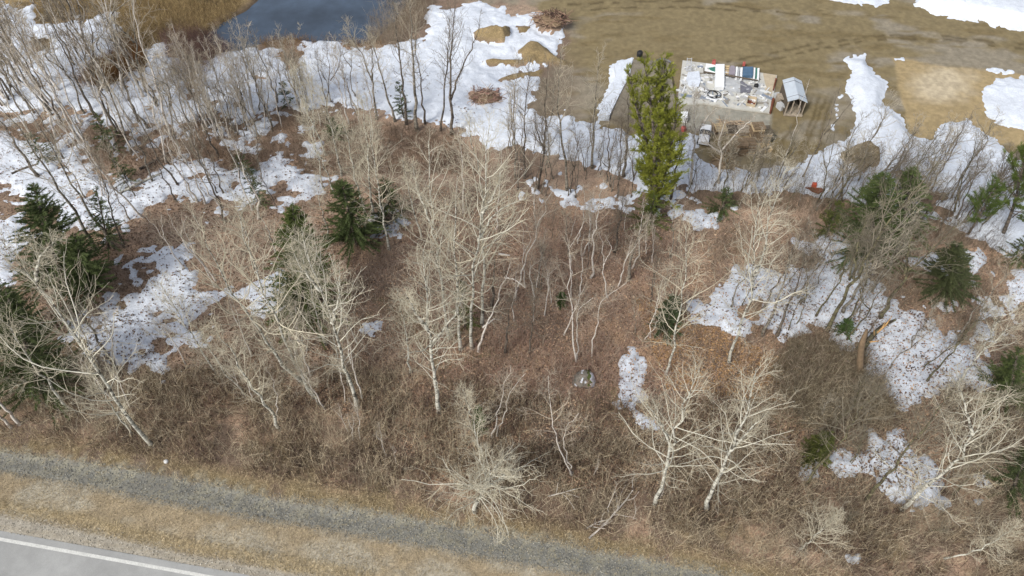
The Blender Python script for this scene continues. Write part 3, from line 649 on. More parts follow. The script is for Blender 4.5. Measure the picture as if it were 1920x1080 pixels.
for poly, n, specs, (h0, h1), nm, lab, grp in FILL:
    uu, vv_ = rand_in(poly, n, rng)
    lo_u, hi_u, lo_v, hi_v = uu.min(), uu.max(), vv_.min(), vv_.max()
    made = {}
    for a, b in zip(uu, vv_):
        spec = specs[rng.integers(len(specs))]; tm, cm, lm = PROTO[spec, rng.integers(4)]
        bx, by, _ = P(a, b); s = rng.uniform(h0, h1) / 8.0
        tone = {'dark': 'dark brown', 'grey': 'grey', 'moss': 'mossy brown', 'aspen': 'cream', 'pale': 'pale', 'birch': 'whitish'}[spec]
        pos = ('leftmost part', 'middle part', 'rightmost part')[min(2, int(3 * (a - lo_u) / (hi_u - lo_u + 1)))]
        dep = 'nearer side' if b > (lo_v + hi_v) / 2 else 'far side'
        hw = 'short' if s * 8 < h0 + (h1 - h0) / 3 else ('tall' if s * 8 > h1 - (h1 - h0) / 3 else 'medium')
        o = thing(nm, '%s %s %s, %s, %s' % (hw, tone, lab, pos, dep), 'tree', (bx, by, gz(bx, by) - .05), grp, rng.uniform(0, 6.28))
        made.setdefault(o['label'], []).append((a, o))
        o.scale = (s * rng.uniform(.85, 1.1), s * rng.uniform(.85, 1.1), s)
        o.rotation_euler = (rng.normal(0, .06), rng.normal(.03, .07), o.rotation_euler[2])
        add('trunk', tm, o); add('crown', cm, o)
        if lm: add('limbs', lm, o)

    for lb_, os_ in made.items():
        if len(os_) > 1:
            os_.sort(key=lambda t_: t_[0]); wd_ = {2: ('left', 'right'), 3: ('left', 'middle', 'right')}.get(len(os_), ('first', 'second', 'third', 'fourth', 'fifth', 'sixth', 'seventh', 'eighth', 'ninth'))
            for (a, o), q_ in zip(os_, wd_): o['label'] = lb_.replace(' part', '') + ', ' + q_ + ' one'

# ------------------------------------------------------------------ conifers
def conifer(label, base, top_v, rpx, kind, dens=1.0, col=(.030, .046, .018), col2=(.06, .085, .03), name='spruce_tree', group=None, top_u=None):
    bx, by, _ = P(*base); bz = gz(bx, by) - .05
    R = np.random.default_rng(int(base[0] * 3 + base[1]))
    topz = at_plane(base[0] if top_u is None else top_u, top_v, by); hgt = max(.6, topz[2] - bz)
    rad = rpx / UV(bx, by)[2]
    o = thing(name, label, 'tree', (bx, by, bz), group)
    k = 9; q = np.zeros((k, 3)); q[:, 2] = np.linspace(0, hgt, k)
    lx = 0 if top_u is None else topz[0] - bx
    q[:, 0] = lx * np.linspace(0, 1, k)
    vv, ff = tubes(q[None], (np.linspace(1, .15, k) * (.02 + .011 * hgt))[None], 6)
    add('trunk', mesh_np('conifer_trunk', vv, ff, M['dark_bark'], None, True), o)
    nb = int((16 + hgt * 15) * dens)
    s1 = .05 + .93 * np.sort(R.random(nb)); b, _ = sample(q[None], np.zeros(nb, int), s1)
    az = R.random(nb) * 6.283
    L = rad * (1 - s1) ** .8 * (.7 + .5 * R.random(nb)) + .12
    d = np.stack([np.cos(az), np.sin(az), np.full(nb, .05) + .5 * s1], 1)
    p1 = shoots(b, d, L, 5, .06, -.05, R)
    brv = tubes(p1, np.tile(np.linspace(.022, .006, 5), (nb, 1)), 3)
    add('limbs', mesh_np('conifer_limbs', *brv, M['dark_bark']), o)
    cnt = np.maximum(4, (L * 46 * dens).astype(int)); pid = np.repeat(np.arange(nb), cnt)
    s2 = .12 + .88 * R.random(len(pid)); b2, t2 = sample(p1, pid, s2)
    side = unit(np.cross(t2, np.array([[0, 0, 1.]]))) * R.choice([-1, 1], len(pid))[:, None]
    d2 = unit(t2 * .8 + side * R.uniform(.2, 1, len(pid))[:, None] + R.normal(0, .42, (len(pid), 3)) + (0, 0, .04))
    L2 = (.12 + .17 * R.random(len(pid))) * (1.15 - .4 * s2) * (1 if hgt > 2 else .6)
    vv, ff = spikes(b2, b2 + d2 * L2[:, None], .021 if hgt > 2 else .016)
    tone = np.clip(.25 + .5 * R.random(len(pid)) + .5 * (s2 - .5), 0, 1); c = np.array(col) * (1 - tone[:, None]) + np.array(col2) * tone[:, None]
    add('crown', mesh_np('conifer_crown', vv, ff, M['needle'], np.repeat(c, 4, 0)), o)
    return o
def pine(label, base, leaders, rpx, col, col2, ntuft=900, name='pine_tree', low=.1, shape='column'):
    bx, by, _ = P(*base); bz = gz(bx, by) - .05; R = np.random.default_rng(int(base[0] + base[1] * 5)); org = np.array((bx, by, bz))
    o = thing(name, label, 'tree', org)
    ppm_ = UV(bx, by)[2]; rad = rpx / ppm_
    tr, ps, cs = [], [], []; limbs = []
    for li, (pts, frac) in enumerate(leaders):
        q = resample(np.array([at_plane(a, b, by) - org + (0, (li % 3 - 1) * .5 * (j > 0), 0) for j, (a, b) in enumerate(pts)]), 10)
        hgt = q[-1, 2] - q[0, 2]
        tr.append(tubes(q[None], (np.linspace(1, .15, 10) * (.03 + .012 * hgt))[None], 6))
        nb = int(hgt * 9); s1 = low + (1 - low) * np.sort(R.random(nb)); s1 = s1[(np.sin(s1 * 19 + li * 2.1) + R.normal(0, .6, nb)) > -1.15]; nb = len(s1); b, tan = sample(q[None], np.zeros(nb, int), s1)
        az = R.random(nb) * 6.283; prof = np.where(s1 < .45, .75 + .5 * s1, 1.12 - .95 * (s1 - .45) / .55)
        L = rad * frac * prof * (.35 + .75 * R.random(nb)) + .15
        d = np.stack([np.cos(az), np.sin(az), .25 + .8 * s1], 1)
        p1 = shoots(b, d, L, 6, .10, .08, R); limbs.append(tubes(p1, np.tile(np.linspace(.035, .008, 6), (nb, 1)), 3))
        cnt = np.maximum(4, (L * 11).astype(int)); pid = np.repeat(np.arange(nb), cnt); s2 = .3 + .7 * R.random(len(pid))
        b2, t2 = sample(p1, pid, s2); d2 = unit(t2 + R.normal(0, .5, t2.shape) + (0, 0, .35)); L2 = .12 + .32 * R.random(len(pid))
        tip = b2 + d2 * L2[:, None]
        nn = 14; tp_ = np.repeat(tip, nn, 0); td = np.repeat(d2, nn, 0); f = R.random((len(tp_), 1))
        st = tp_ - td * f * .28; dd = unit(td + R.normal(0, .6, td.shape) + (0, 0, .15))
        ln = .13 + .13 * R.random(len(st)); ps.append((st, st + dd * ln[:, None]))
        tuft = np.repeat(R.random(len(tip)), nn); hh = np.clip((st[:, 2]) / max(hgt, 1), 0, 1)
        t = np.clip(.55 * tuft + .45 * R.random(len(st)), 0, 1)
        cs.append(np.array(col) * (1 - t[:, None]) + np.array(col2) * t[:, None])
    vv, ff = join(tr); add('trunk', mesh_np('pine_trunk', vv, ff, M['dark_bark'], None, True), o)
    vv, ff = join(limbs); add('limbs', mesh_np('pine_limbs', vv, ff, M['dark_bark']), o)
    a = np.concatenate([p[0] for p in ps]); b = np.concatenate([p[1] for p in ps])
    vv, ff = spikes(a, b, .014); add('crown', mesh_np('pine_crown', vv, ff, M['needle'], np.repeat(np.concatenate(cs), 4, 0)), o)
    return o
OLIVE, OLIVE2 = (.075, .095, .014), (.29, .30, .042)
pine('tall bright yellow green pine standing alone beside the yard, several leaders', (1228,392),
     [([(1228,392),(1226,300),(1222,200),(1205,105)], .95), ([(1230,385),(1236,300),(1240,200),(1245,110)], .95), ([(1226,385),(1218,280),(1192,210),(1180,140)], .75), ([(1232,380),(1250,300),(1262,240),(1268,170)], .7)],
     54, OLIVE, OLIVE2, low=.08)
pine('loose green pine on the snow at the right edge of the frame', (1880,440), [([(1880,440),(1895,380),(1908,320),(1922,255)], 1.0)], 62, (.045,.07,.014), (.12,.16,.035), low=.25)
pine('thin small pine left of the loose pine at the right edge', (1815,440), [([(1815,440),(1835,390),(1858,340)], 1.0)], 38, (.045,.07,.014), (.10,.14,.035), low=.3)
DK, DK2 = (.026, .040, .014), (.088, .115, .036)
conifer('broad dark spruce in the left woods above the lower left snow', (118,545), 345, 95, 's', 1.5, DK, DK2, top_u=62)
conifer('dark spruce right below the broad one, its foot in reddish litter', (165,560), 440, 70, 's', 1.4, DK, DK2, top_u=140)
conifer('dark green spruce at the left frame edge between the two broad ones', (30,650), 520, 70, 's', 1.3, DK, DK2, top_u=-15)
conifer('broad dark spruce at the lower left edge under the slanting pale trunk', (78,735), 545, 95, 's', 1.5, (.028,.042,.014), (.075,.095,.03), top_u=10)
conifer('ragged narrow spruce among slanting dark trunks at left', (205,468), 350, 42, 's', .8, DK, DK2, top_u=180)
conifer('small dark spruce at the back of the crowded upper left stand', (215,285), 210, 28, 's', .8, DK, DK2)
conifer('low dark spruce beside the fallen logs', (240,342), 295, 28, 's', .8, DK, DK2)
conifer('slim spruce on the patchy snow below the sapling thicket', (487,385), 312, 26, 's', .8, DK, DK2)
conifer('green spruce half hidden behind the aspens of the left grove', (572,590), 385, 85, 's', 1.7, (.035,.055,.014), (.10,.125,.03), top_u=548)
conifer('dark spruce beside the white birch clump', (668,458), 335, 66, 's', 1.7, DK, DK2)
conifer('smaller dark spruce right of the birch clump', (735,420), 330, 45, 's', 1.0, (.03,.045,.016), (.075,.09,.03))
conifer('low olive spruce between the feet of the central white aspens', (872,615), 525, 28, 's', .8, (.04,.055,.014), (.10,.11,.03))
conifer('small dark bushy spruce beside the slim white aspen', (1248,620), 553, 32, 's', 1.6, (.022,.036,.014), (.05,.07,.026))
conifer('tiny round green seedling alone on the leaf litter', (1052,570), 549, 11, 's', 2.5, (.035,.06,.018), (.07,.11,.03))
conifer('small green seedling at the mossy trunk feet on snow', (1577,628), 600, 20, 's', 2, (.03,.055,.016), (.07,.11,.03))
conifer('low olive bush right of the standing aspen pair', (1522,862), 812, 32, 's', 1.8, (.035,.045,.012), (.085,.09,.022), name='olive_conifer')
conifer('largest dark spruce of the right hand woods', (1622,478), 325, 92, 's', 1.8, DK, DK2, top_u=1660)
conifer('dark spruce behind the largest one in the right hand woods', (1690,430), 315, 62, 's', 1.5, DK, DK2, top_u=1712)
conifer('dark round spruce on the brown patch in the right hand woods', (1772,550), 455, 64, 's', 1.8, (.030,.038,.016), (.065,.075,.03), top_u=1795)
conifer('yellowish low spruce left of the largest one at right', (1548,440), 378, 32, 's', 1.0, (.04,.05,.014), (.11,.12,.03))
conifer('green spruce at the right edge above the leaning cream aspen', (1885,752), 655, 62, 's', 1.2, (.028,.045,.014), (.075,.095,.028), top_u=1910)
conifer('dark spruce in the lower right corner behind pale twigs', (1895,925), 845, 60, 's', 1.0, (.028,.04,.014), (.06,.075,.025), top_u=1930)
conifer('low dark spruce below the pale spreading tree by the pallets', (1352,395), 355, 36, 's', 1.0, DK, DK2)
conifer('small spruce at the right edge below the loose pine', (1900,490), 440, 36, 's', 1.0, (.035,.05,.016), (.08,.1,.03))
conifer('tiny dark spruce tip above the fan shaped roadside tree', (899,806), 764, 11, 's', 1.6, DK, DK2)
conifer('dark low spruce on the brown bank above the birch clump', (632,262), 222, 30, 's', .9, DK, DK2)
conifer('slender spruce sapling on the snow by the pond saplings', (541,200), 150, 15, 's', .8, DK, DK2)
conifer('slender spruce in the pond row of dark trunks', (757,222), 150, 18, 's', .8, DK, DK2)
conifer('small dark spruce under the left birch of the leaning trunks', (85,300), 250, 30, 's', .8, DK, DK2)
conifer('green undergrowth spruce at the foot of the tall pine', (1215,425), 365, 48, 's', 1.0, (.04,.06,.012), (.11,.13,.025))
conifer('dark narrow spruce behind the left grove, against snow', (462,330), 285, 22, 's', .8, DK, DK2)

# ------------------------------------------------------------------ stuff: litter, brush, grass
def scatter(poly, n, R):
    uu, vv_ = rand_in(poly, n, R); xx, yy = Pn(uu, vv_); return xx, yy, uu, vv_
def smask(xx, yy, uu, vv_):
    return snow_m(xx, yy, uu, vv_, UV(xx, yy)[2])
def brush(name, poly, n, lo, hi, cols, R, r=.009, tilt=.6, keep=None, label=None, snow_ok=.15, fade=None, clump=0):
    xx, yy, uu, vv_ = scatter(poly, n, R)
    m = smask(xx, yy, uu, vv_); k = (m < .05) | (R.random(n) < snow_ok)
    k &= ~((vv_ > line(FLEDGE, uu) + 12 * R.normal(0, 1, n)) & (yy < 60)) if fade is None else True
    if clump: k &= R.random(n) < sstep(.40, .62, fbm(xx, yy, clump, 3, 3)) + .12
    if keep is not None: k &= keep(xx, yy, uu, vv_, R)
    xx, yy = xx[k], yy[k]; n = len(xx)
    z = H(xx, yy); b = np.c_[xx, yy, z - .02]
    az = R.random(n) * 6.283; ti = np.abs(R.normal(0, tilt, n)); L = lo + (hi - lo) * R.random(n) ** 1.6
    d = np.stack([np.sin(ti) * np.cos(az), np.sin(ti) * np.sin(az), np.cos(ti)], 1)
    tip = b + d * L[:, None]
    # side twigs
    f = .3 + .6 * R.random((n, 1)); b2 = b + d * L[:, None] * f; d2 = unit(d + R.normal(0, .7, d.shape)); tip2 = b2 + d2 * (L * .5)[:, None]
    V_, F_ = spikes(np.r_[b, b2], np.r_[tip, tip2], r)
    ci = R.integers(len(cols), size=n); c = np.array(cols)[ci] * R.uniform(.7, 1.3, (n, 1)); c = np.r_[c, c]
    o = add(name, mesh_np(name, V_, F_, M['stems'], np.repeat(c, 4, 0)), kind='stuff')
    if label: o['label'] = label
    return o
R = np.random.default_rng(77)
BR = [(.055, .038, .032), (.12, .082, .074), (.16, .10, .075), (.145, .105, .072), (.24, .18, .115), (.085, .062, .048), (.42, .34, .23), (.22, .165, .12), (.34, .275, .18)]
brush('thicket_brush', [(-60,690),(300,690),(700,700),(900,720),(1150,760),(1500,720),(1960,740),(1960,1180),(1500,1110),(1100,1000),(700,930),(300,865),(-60,825)], 62000, .3, 1.4, BR, R, .012, .6, snow_ok=.06, clump=2.0)
BRF = [(.32,.225,.17),(.24,.165,.125),(.40,.30,.22),(.17,.118,.095),(.28,.21,.14)]
brush('forest_brush', [(-60,240),(400,235),(800,250),(1200,340),(1700,420),(1960,480),(1960,760),(1200,780),(700,720),(-60,720)], 52000, .2, 1.1, BRF, R, .0095, .65, snow_ok=.10, clump=1.6)
brush('red_twig_brush', [(760,400),(1280,420),(1260,760),(800,740)], 15000, .4, 1.3, [(.32,.20,.155),(.26,.16,.13),(.36,.24,.18)], R, .007, .5, clump=1.5)
brush('right_forest_brush', [(1280,400),(1560,420),(1960,480),(1960,800),(1640,700),(1400,640)], 16000, .3, 1.6, [(.22,.17,.12),(.13,.10,.075),(.32,.26,.18)], R, .010, .6, snow_ok=.12, clump=1.7)
brush('bank_brush', [(-40,215),(330,225),(560,215),(860,250),(900,330),(640,330),(-40,300)], 17000, .3, 1.3, [(.12,.085,.06),(.16,.11,.075),(.08,.06,.045)], R, .009, .6, snow_ok=.1)
brush('grey_bush_tangle', [(1480,640),(1640,650),(1680,800),(1500,800),(1440,700)], 8000, .4, 1.7, [(.24,.20,.135),(.13,.105,.075),(.32,.27,.185)], R, .010, .75)
brush('marsh_brush', [(60,-40),(480,-40),(430,40),(330,90),(280,130),(220,165),(140,168),(180,110),(225,90),(200,40),(60,30)], 26000, .25, .9, [(.28,.205,.10),(.18,.125,.06),(.38,.29,.15),(.085,.06,.035)], R, .011, .5, snow_ok=.02)
brush('red_marsh_brush', [(225,75),(262,85),(278,112),(255,135),(215,160),(150,168),(135,150),(180,120),(210,110)], 7000, .5, 1.3, [(.16,.075,.03),(.12,.055,.028),(.20,.12,.05)], R, .01, .5, snow_ok=.3)
brush('pond_edge_brush', [(300,70),(400,60),(440,95),(380,150),(345,150),(310,110)], 5000, .6, 1.7, [(.15,.095,.085),(.12,.075,.07),(.18,.12,.09)], R, .009, .4, snow_ok=.25)
brush('shore_brush', [(480,70),(640,60),(720,85),(640,110),(520,120)], 2500, .3, .9, [(.22,.14,.06),(.16,.09,.045)], R, .010, .5, snow_ok=.1)
brush('pond_end_brush', [(690,30),(740,-20),(830,-20),(800,40),(760,80),(690,88)], 3500, .5, 1.8, [(.24,.20,.15),(.17,.13,.10),(.32,.27,.20)], R, .010, .45, snow_ok=.2)
brush('snow_stubble', [(0,60),(600,90),(700,210),(300,235),(0,190)], 4200, .3, 1.2, [(.14,.10,.075),(.20,.16,.11)], R, .008, .4, snow_ok=.7)
brush('snow_edge_twigs', [(1290,330),(1500,330),(1700,320),(1900,400),(1880,480),(1500,400),(1290,390)], 8000, .4, 1.6, [(.13,.10,.075),(.19,.15,.10),(.10,.08,.06)], R, .008, .4, snow_ok=.6)
brush('pale_stem_tangle', [(-60,640),(300,690),(760,690),(1150,800),(1500,720),(1960,740),(1960,1120),(1500,1080),(1100,985),(700,915),(300,855),(-60,815)], 30000, .7, 2.4, [(.44,.37,.26),(.36,.30,.21),(.50,.43,.31),(.30,.25,.18)], R, .008, .7, snow_ok=.1, clump=1.4)
brush('pale_forest_stems', [(-60,300),(620,300),(900,350),(1300,420),(1960,500),(1960,740),(1100,760),(-60,640)], 20000, .6, 2.2, [(.40,.33,.25),(.32,.26,.20),(.34,.25,.20)], R, .0075, .5, snow_ok=.25, clump=1.5)
def on_verge(a, b, lo, hi):
    def f(xx, yy, uu, vv_, R): 
        e0, e1 = line(a, uu) + lo, line(b, uu) + hi; return (vv_ > e0) & (vv_ < e1)
    return f
brush('edge_grass', [(-60,780),(400,840),(900,940),(1600,1060),(1700,1180),(1300,1110),(600,970),(-60,870)], 20000, .15, .5, [(.39,.315,.20),(.30,.24,.155),(.46,.38,.25)], R, .010, .6, keep=on_verge(EDGE, EDGE, -38, 8), fade=1)
brush('verge_grass', [(-60,860),(700,980),(1250,1090),(700,1110),(-60,990)], 45000, .06, .2, [(.43,.36,.25),(.37,.31,.22),(.47,.39,.25)], R, .009, .8, keep=on_verge(BANDLO, YELLOW, 0, 18), fade=1)
brush('straw_strip_grass', [(-60,920),(700,1060),(700,1110),(-60,990)], 6000, .12, .32, [(.52,.43,.28),(.46,.38,.24)], R, .010, .6, keep=on_verge(YELLOW, YELLOW, -16, 14), fade=1)
def pebbles(name, lo, hi, n, cols, R):
    xx, yy, uu, vv_ = scatter([(-60,830),(700,940),(1700,1110),(1300,1130),(700,1110),(-60,1030)], n, R)
    k = (vv_ > lo(uu) + R.normal(0, 6, n)) & (vv_ < hi(uu) + R.normal(0, 6, n)); xx, yy = xx[k], yy[k]; n = len(xx)
    b = np.c_[xx, yy, H(xx, yy) - .01]; az = R.random(n) * 6.283; s_ = R.uniform(.015, .05, n)
    vv, ff = spikes(b, b + np.c_[s_ * np.cos(az), s_ * np.sin(az), s_ * 1.1], s_ * 1.2)
    c = np.array(cols)[R.integers(len(cols), size=n)] * R.uniform(.75, 1.25, (n, 1))
    add(name, mesh_np(name, vv, ff, M['stems'], np.repeat(c, 4, 0)), kind='stuff')
pebbles('gravel', lambda a: line(EDGE, a) - 2, lambda a: line(BANDLO, a) + 4, 42000, [(.235,.232,.21), (.18,.18,.165), (.31,.295,.25), (.30,.265,.19), (.14,.14,.13)], R)
pebbles('shoulder_grit', lambda a: line(YELLOW, a) + 8, lambda a: line(WLINE, a) - 14, 22000, [(.36,.33,.27), (.25,.23,.19), (.45,.42,.36)], R)
# dead leaves
def leaves(name, poly, n, cols, R, size=.07, snow_keep=.25, on_snow=False):
    xx, yy, uu, vv_ = scatter(poly, n, R); m = smask(xx, yy, uu, vv_)
    k = ((m > 0) if on_snow else (m < 0) | (R.random(n) < snow_keep)) & ((vv_ < line(FLEDGE, uu)) | (yy > 60))
    if on_snow: k &= R.random(n) < .9 * sstep(.50, .70, fbm(xx, yy, 1.6, 6, 4)) + .03
    xx, yy, m = xx[k], yy[k], m[k]; n = len(xx)
    z = H(xx, yy) + np.where(m > 0, .05 + .16 * np.minimum(m, 1.3), .0) + .02 + .03 * R.random(n)
    if on_snow: z += .04
    c0 = np.c_[xx, yy, z]; t1 = unit(R.normal(0, 1, (n, 3)) * (1, 1, .35)); t2 = unit(np.cross(t1, R.normal(0, .4, (n, 3)) + (0, 0, 1)))
    s = size * R.uniform(.6, 1.5, (n, 1))
    V_ = np.stack([c0 - t1 * s, c0 + t2 * s * .6, c0 + t1 * s, c0 - t2 * s * .6], 1).reshape(-1, 3)
    c = np.array(cols)[R.integers(len(cols), size=n)] * R.uniform(.7, 1.3, (n, 1))
    add(name, mesh_np(name, V_, np.arange(4 * n).reshape(-1, 4), M['leaf'], np.repeat(c, 4, 0)), kind='stuff')
LV = [(.37, .245, .17), (.28, .18, .125), (.46, .33, .22), (.13, .085, .065), (.33, .21, .13), (.15, .10, .075)]
leaves('leaf_litter', [(600,330),(1300,400),(1960,480),(1960,900),(1500,940),(800,900),(600,760)], 110000, LV, R, .062)
leaves('left_leaf_litter', [(-60,240),(620,300),(640,760),(-60,760)], 26000, [(.14,.085,.055),(.10,.065,.05),(.19,.12,.07)], R, .07)
leaves('orange_leaves', [(1190,560),(1250,570),(1500,690),(1520,760),(1250,730)], 5500, [(.40,.25,.12),(.33,.20,.10),(.28,.17,.085)], R, .08)
leaves('leaves_on_snow', [(1280,460),(1960,460),(1960,960),(1560,960),(1280,640)], 15000, [(.11,.07,.055),(.16,.10,.07),(.08,.055,.045)], R, .075, on_snow=True)
leaves('debris_on_snow', [(0,60),(700,60),(1000,240),(1200,380),(640,420),(400,700),(0,640)], 11000, [(.10,.075,.055),(.14,.10,.07)], R, .075, on_snow=True)

# ------------------------------------------------------------------ things in the yard
M['concrete'] = mat('concrete', (.50, .49, .45), .9, noise=((1.3, .85, 1.08), (14, .9, 1.07)), bump=.2)
M['wood'] = mat('weathered_wood', (.21, .15, .095), .9, noise=((3, .7, 1.2), (30, .85, 1.1)))
M['wood_pale'] = mat('pale_lumber', (.52, .40, .24), .85, noise=((3, .8, 1.12),))
M['wood_grey'] = mat('grey_wood', (.33, .28, .22), .9, noise=((3, .7, 1.2),))
M['ply'] = mat('plywood', (.46, .38, .27), .85, noise=((1.5, .8, 1.1), (12, .9, 1.05)))
M['white'] = mat('white_sheet', (.78, .79, .80), .6, noise=((2, .88, 1.02),))
M['metal_roof'] = mat('galvanised_roof', (.52, .57, .62), .5, noise=((1.2, .88, 1.06),), metal=.25)
M['alu'] = mat('aluminium', (.62, .63, .65), .4, metal=.6)
M['black'] = mat('black_plastic', (.018, .018, .02), .6)
M['red'] = mat('red_paint', (.40, .10, .085), .6, noise=((3, .8, 1.1),))
M['orange'] = mat('orange_red_plastic', (.48, .075, .035), .5)
M['rust'] = mat('rusty_metal', (.16, .055, .03), .85, noise=((5, .6, 1.3),))
M['teal'] = mat('green_tarp', (.045, .17, .13), .6)
M['blue'] = mat('blue_tarp', (.07, .13, .21), .55, noise=((2, .8, 1.15),))
M['slate'] = mat('slate_tarp', (.15, .15, .175), .7, noise=((2, .75, 1.2),))
M['lilac'] = mat('lilac_grey_sheet', (.27, .24, .27), .7, noise=((2, .85, 1.1),))
M['tarp'] = mat('grey_tarp', (.42, .43, .44), .7, noise=((2, .82, 1.1),), bump=.4, bumpscale=3)
M['wall_dark'] = mat('dark_boards', (.10, .08, .06), .9, noise=((4, .7, 1.3),))
M['rock'] = mat('grey_rock', (.20, .185, .16), 1.0, noise=((1.8, .55, 1.3), (9, .8, 1.15)), bump=.6, bumpscale=5, spec=.05)
M['moss'] = mat('moss', (.085, .11, .03), .95, noise=((8, .6, 1.3),))
M['split'] = mat('split_wood', (.50, .30, .13), .85, noise=((5, .65, 1.2),))
M['deck'] = mat('dirty_deck', (.20, .175, .135), .9, noise=((1.2, .7, 1.2), (7, .85, 1.1)))
M['glass'] = mat('dark_screen', (.03, .035, .04), .15, spec=.5)
def sheet(corners, h, z=0.0, top=True):
    """prism whose top face meets the given photo corners"""
    q = np.array([P(a, b, z + h) for a, b in corners]); n = len(q)
    area = np.sum(q[:, 0] * np.roll(q[:, 1], -1) - np.roll(q[:, 0], -1) * q[:, 1])
    if area < 0: q = q[::-1]
    lo = q.copy(); lo[:, 2] = z
    return q, lo
def prism_mesh(name, q, lo, m, org):
    n = len(q); V_ = np.r_[q, lo] - org; i = np.arange(n); j = (i + 1) % n
    F_ = [i[None], (i[::-1] + n)[None], np.stack([i + n, j + n, j, i], -1)]
    return mesh_np(name, V_, F_, m)
def sheet_thing(name, label, cat, corners, h, m, z=0.0, group=None):
    q, lo = sheet(corners, h, z); org = lo.mean(0)
    return thing(name, label, cat, org, group, me=prism_mesh(name, q, lo, m, org)), org
def sheet_part(name, parent, org, corners, h, m, z=0.0):
    q, lo = sheet(corners, h, z); return add(name, prism_mesh(name, q, lo, m, org), parent)
def R4(u0, v0, u1, v1, sl_=0.0): return [(u0, v0), (u1, v0), (u1 + sl_, v1), (u0 + sl_, v1)]
PAD = .14
pad, org = sheet_thing('concrete_pad', 'large pale concrete pad strewn with building materials beside the pine', 'concrete pad',
    [(1280,113),(1345,121),(1420,135),(1457,141),(1451,176),(1444,211),(1380,203),(1319,193),(1268,196),(1273,170)], PAD, M['concrete'])
sheet_thing('plywood_sheet', 'tan plywood sheet lying on the right end of the pad', 'plywood', [(1431,137),(1456,141),(1451,158),(1445,184),(1434,182),(1436,160)], .05, M['ply'], PAD)
sheet_thing('insulation_board', 'long white panel lying across the back half of the pad', 'panel', R4(1342,120,1358.5,120.5)[:2] + [(1358,163),(1341,163)], .42, M['white'], PAD)
sheet_thing('snow_heap', 'flat white sheet of leftover snow under the ladder', 'snow heap', [(1290,135),(1311,133),(1314,150),(1310,162),(1292,160),(1287,148)], .16, M['snow'], PAD)
sheet_thing('pale_sheet', 'pale blue white sheet beneath the green tarp', 'sheet', [(1324,119),(1341,121),(1341,136),(1321,133)], .10, M['white'], PAD)
sheet_thing('green_tarp', 'small green tarp folded to a point beside the white panel', 'tarp', [(1329,127),(1341,125),(1341,134),(1334,132)], .08, M['teal'], PAD + .102)
o, org = sheet_thing('lumber_stack', 'short tan boards laid side by side right of the white panel', 'lumber', R4(1359.5,123,1367,139.5), .06, M['wood'], PAD)
for k in range(4): sheet_part('board', o, org, R4(1359.2,122.5 + 4.6 * k,1368,125 + 4.6 * k), .08, M['wood_pale'], PAD + .062)
sheet_thing('lilac_sheet', 'lilac grey sheet with a rounded top right of the boards', 'sheet', [(1368,126),(1371,123),(1376,123),(1379,126),(1378,139),(1367,139)], .35, M['lilac'], PAD)
for k, (u0, u1, mm, lb) in enumerate(((1380,1383.5,'white','narrow white strip panel leftmost of the bundle beside blue tarp'), (1384.5,1387,'tarp','greenish grey strip panel in the bundle left of blue tarp'), (1388.5,1392.5,'white','wider white strip panel touching the left of the blue tarp'),
                                      (1413.5,1416.5,'white','white strip panel touching the right of the blue tarp'), (1420.5,1424,'white','white strip panel at the far right of the bundle'))):
    sheet_thing('strip_panel', lb, 'panel', R4(u0, 125 + k * .6, u1, 146 + k, -1.2), .30, M[mm], PAD, 'strip panels beside the blue tarp')
sheet_thing('blue_tarp', 'dark blue tarp square between white strips', 'tarp', R4(1393.5,125,1412.5,141.5,-1), .38, M['blue'], PAD)
sheet_thing('teal_sheet', 'thin teal sheet between two white strips at right of blue tarp', 'sheet', R4(1417.2,127,1419.8,146,-1), .22, M['teal'], PAD)
sheet_thing('grey_tarp', 'light grey crumpled tarp covering the middle of the pad', 'tarp', [(1360,146),(1388,148),(1388,173),(1370,171),(1357,168)], .10, M['tarp'], PAD)
sheet_thing('slate_tarp', 'dark slate tarp with a pointed corner in the middle of the pad', 'tarp', [(1389,149),(1397,156),(1410,163),(1406,173),(1388,173)], .12, M['slate'], PAD)
sheet_thing('grey_board', 'broad pale grey board lying below the blue tarp', 'board', [(1389,143),(1421,147),(1420,152),(1400,150),(1388,147)], .12, M['tarp'], PAD)
sheet_thing('grey_board', 'pale grey sheet between slate tarp and plywood', 'board', [(1420,155),(1433,158),(1432,178),(1412,176)], .08, M['tarp'], PAD)
def bar(name, label, cat, pts, r, m, z=.1, group=None, sides=6, twigs=0):
    q = np.array([P(a, b, z) for a, b in pts]); q[:, 2] = [gz(a, b) + z for a, b in q[:, :2]]; org = q[0].copy(); q = resample(q - org, max(4, 3 * len(pts)))
    rad = np.linspace(1, .6, len(q)) * r
    vv, ff = tubes(q[None], rad[None], sides); cap = [np.arange(sides)[None], (np.arange(sides) + len(vv) - sides)[None, ::-1]]
    o = thing(name, label, cat, org, group, me=mesh_np(name, vv, [ff] + cap, m, None, True))
    if twigs:
        RR = np.random.default_rng(int(pts[0][0])); s_ = .15 + .85 * RR.random(twigs); b, t = sample(q[None], np.zeros(twigs, int), s_)
        p1 = shoots(b, sideways(t, RR.normal(.8, .2, twigs), RR) + (0, 0, .4), .5 + .9 * RR.random(twigs), 5, .18, .03, RR)
        vv, ff = tubes(p1, np.tile(np.linspace(.018, .008, 5), (twigs, 1)), 3); add('twigs', mesh_np('twigs', vv, ff, m), o)
    return o
bar('long_beam', 'long dark brown beam lying slantwise across the pad', 'beam', [(1319,135),(1345,139)], .09, M['wall_dark'], PAD + .25)
bar('long_beam', 'dark brown beam running below the blue tarp to the right', 'beam', [(1360,141),(1390,146),(1421,151)], .10, M['wall_dark'], PAD + .3)
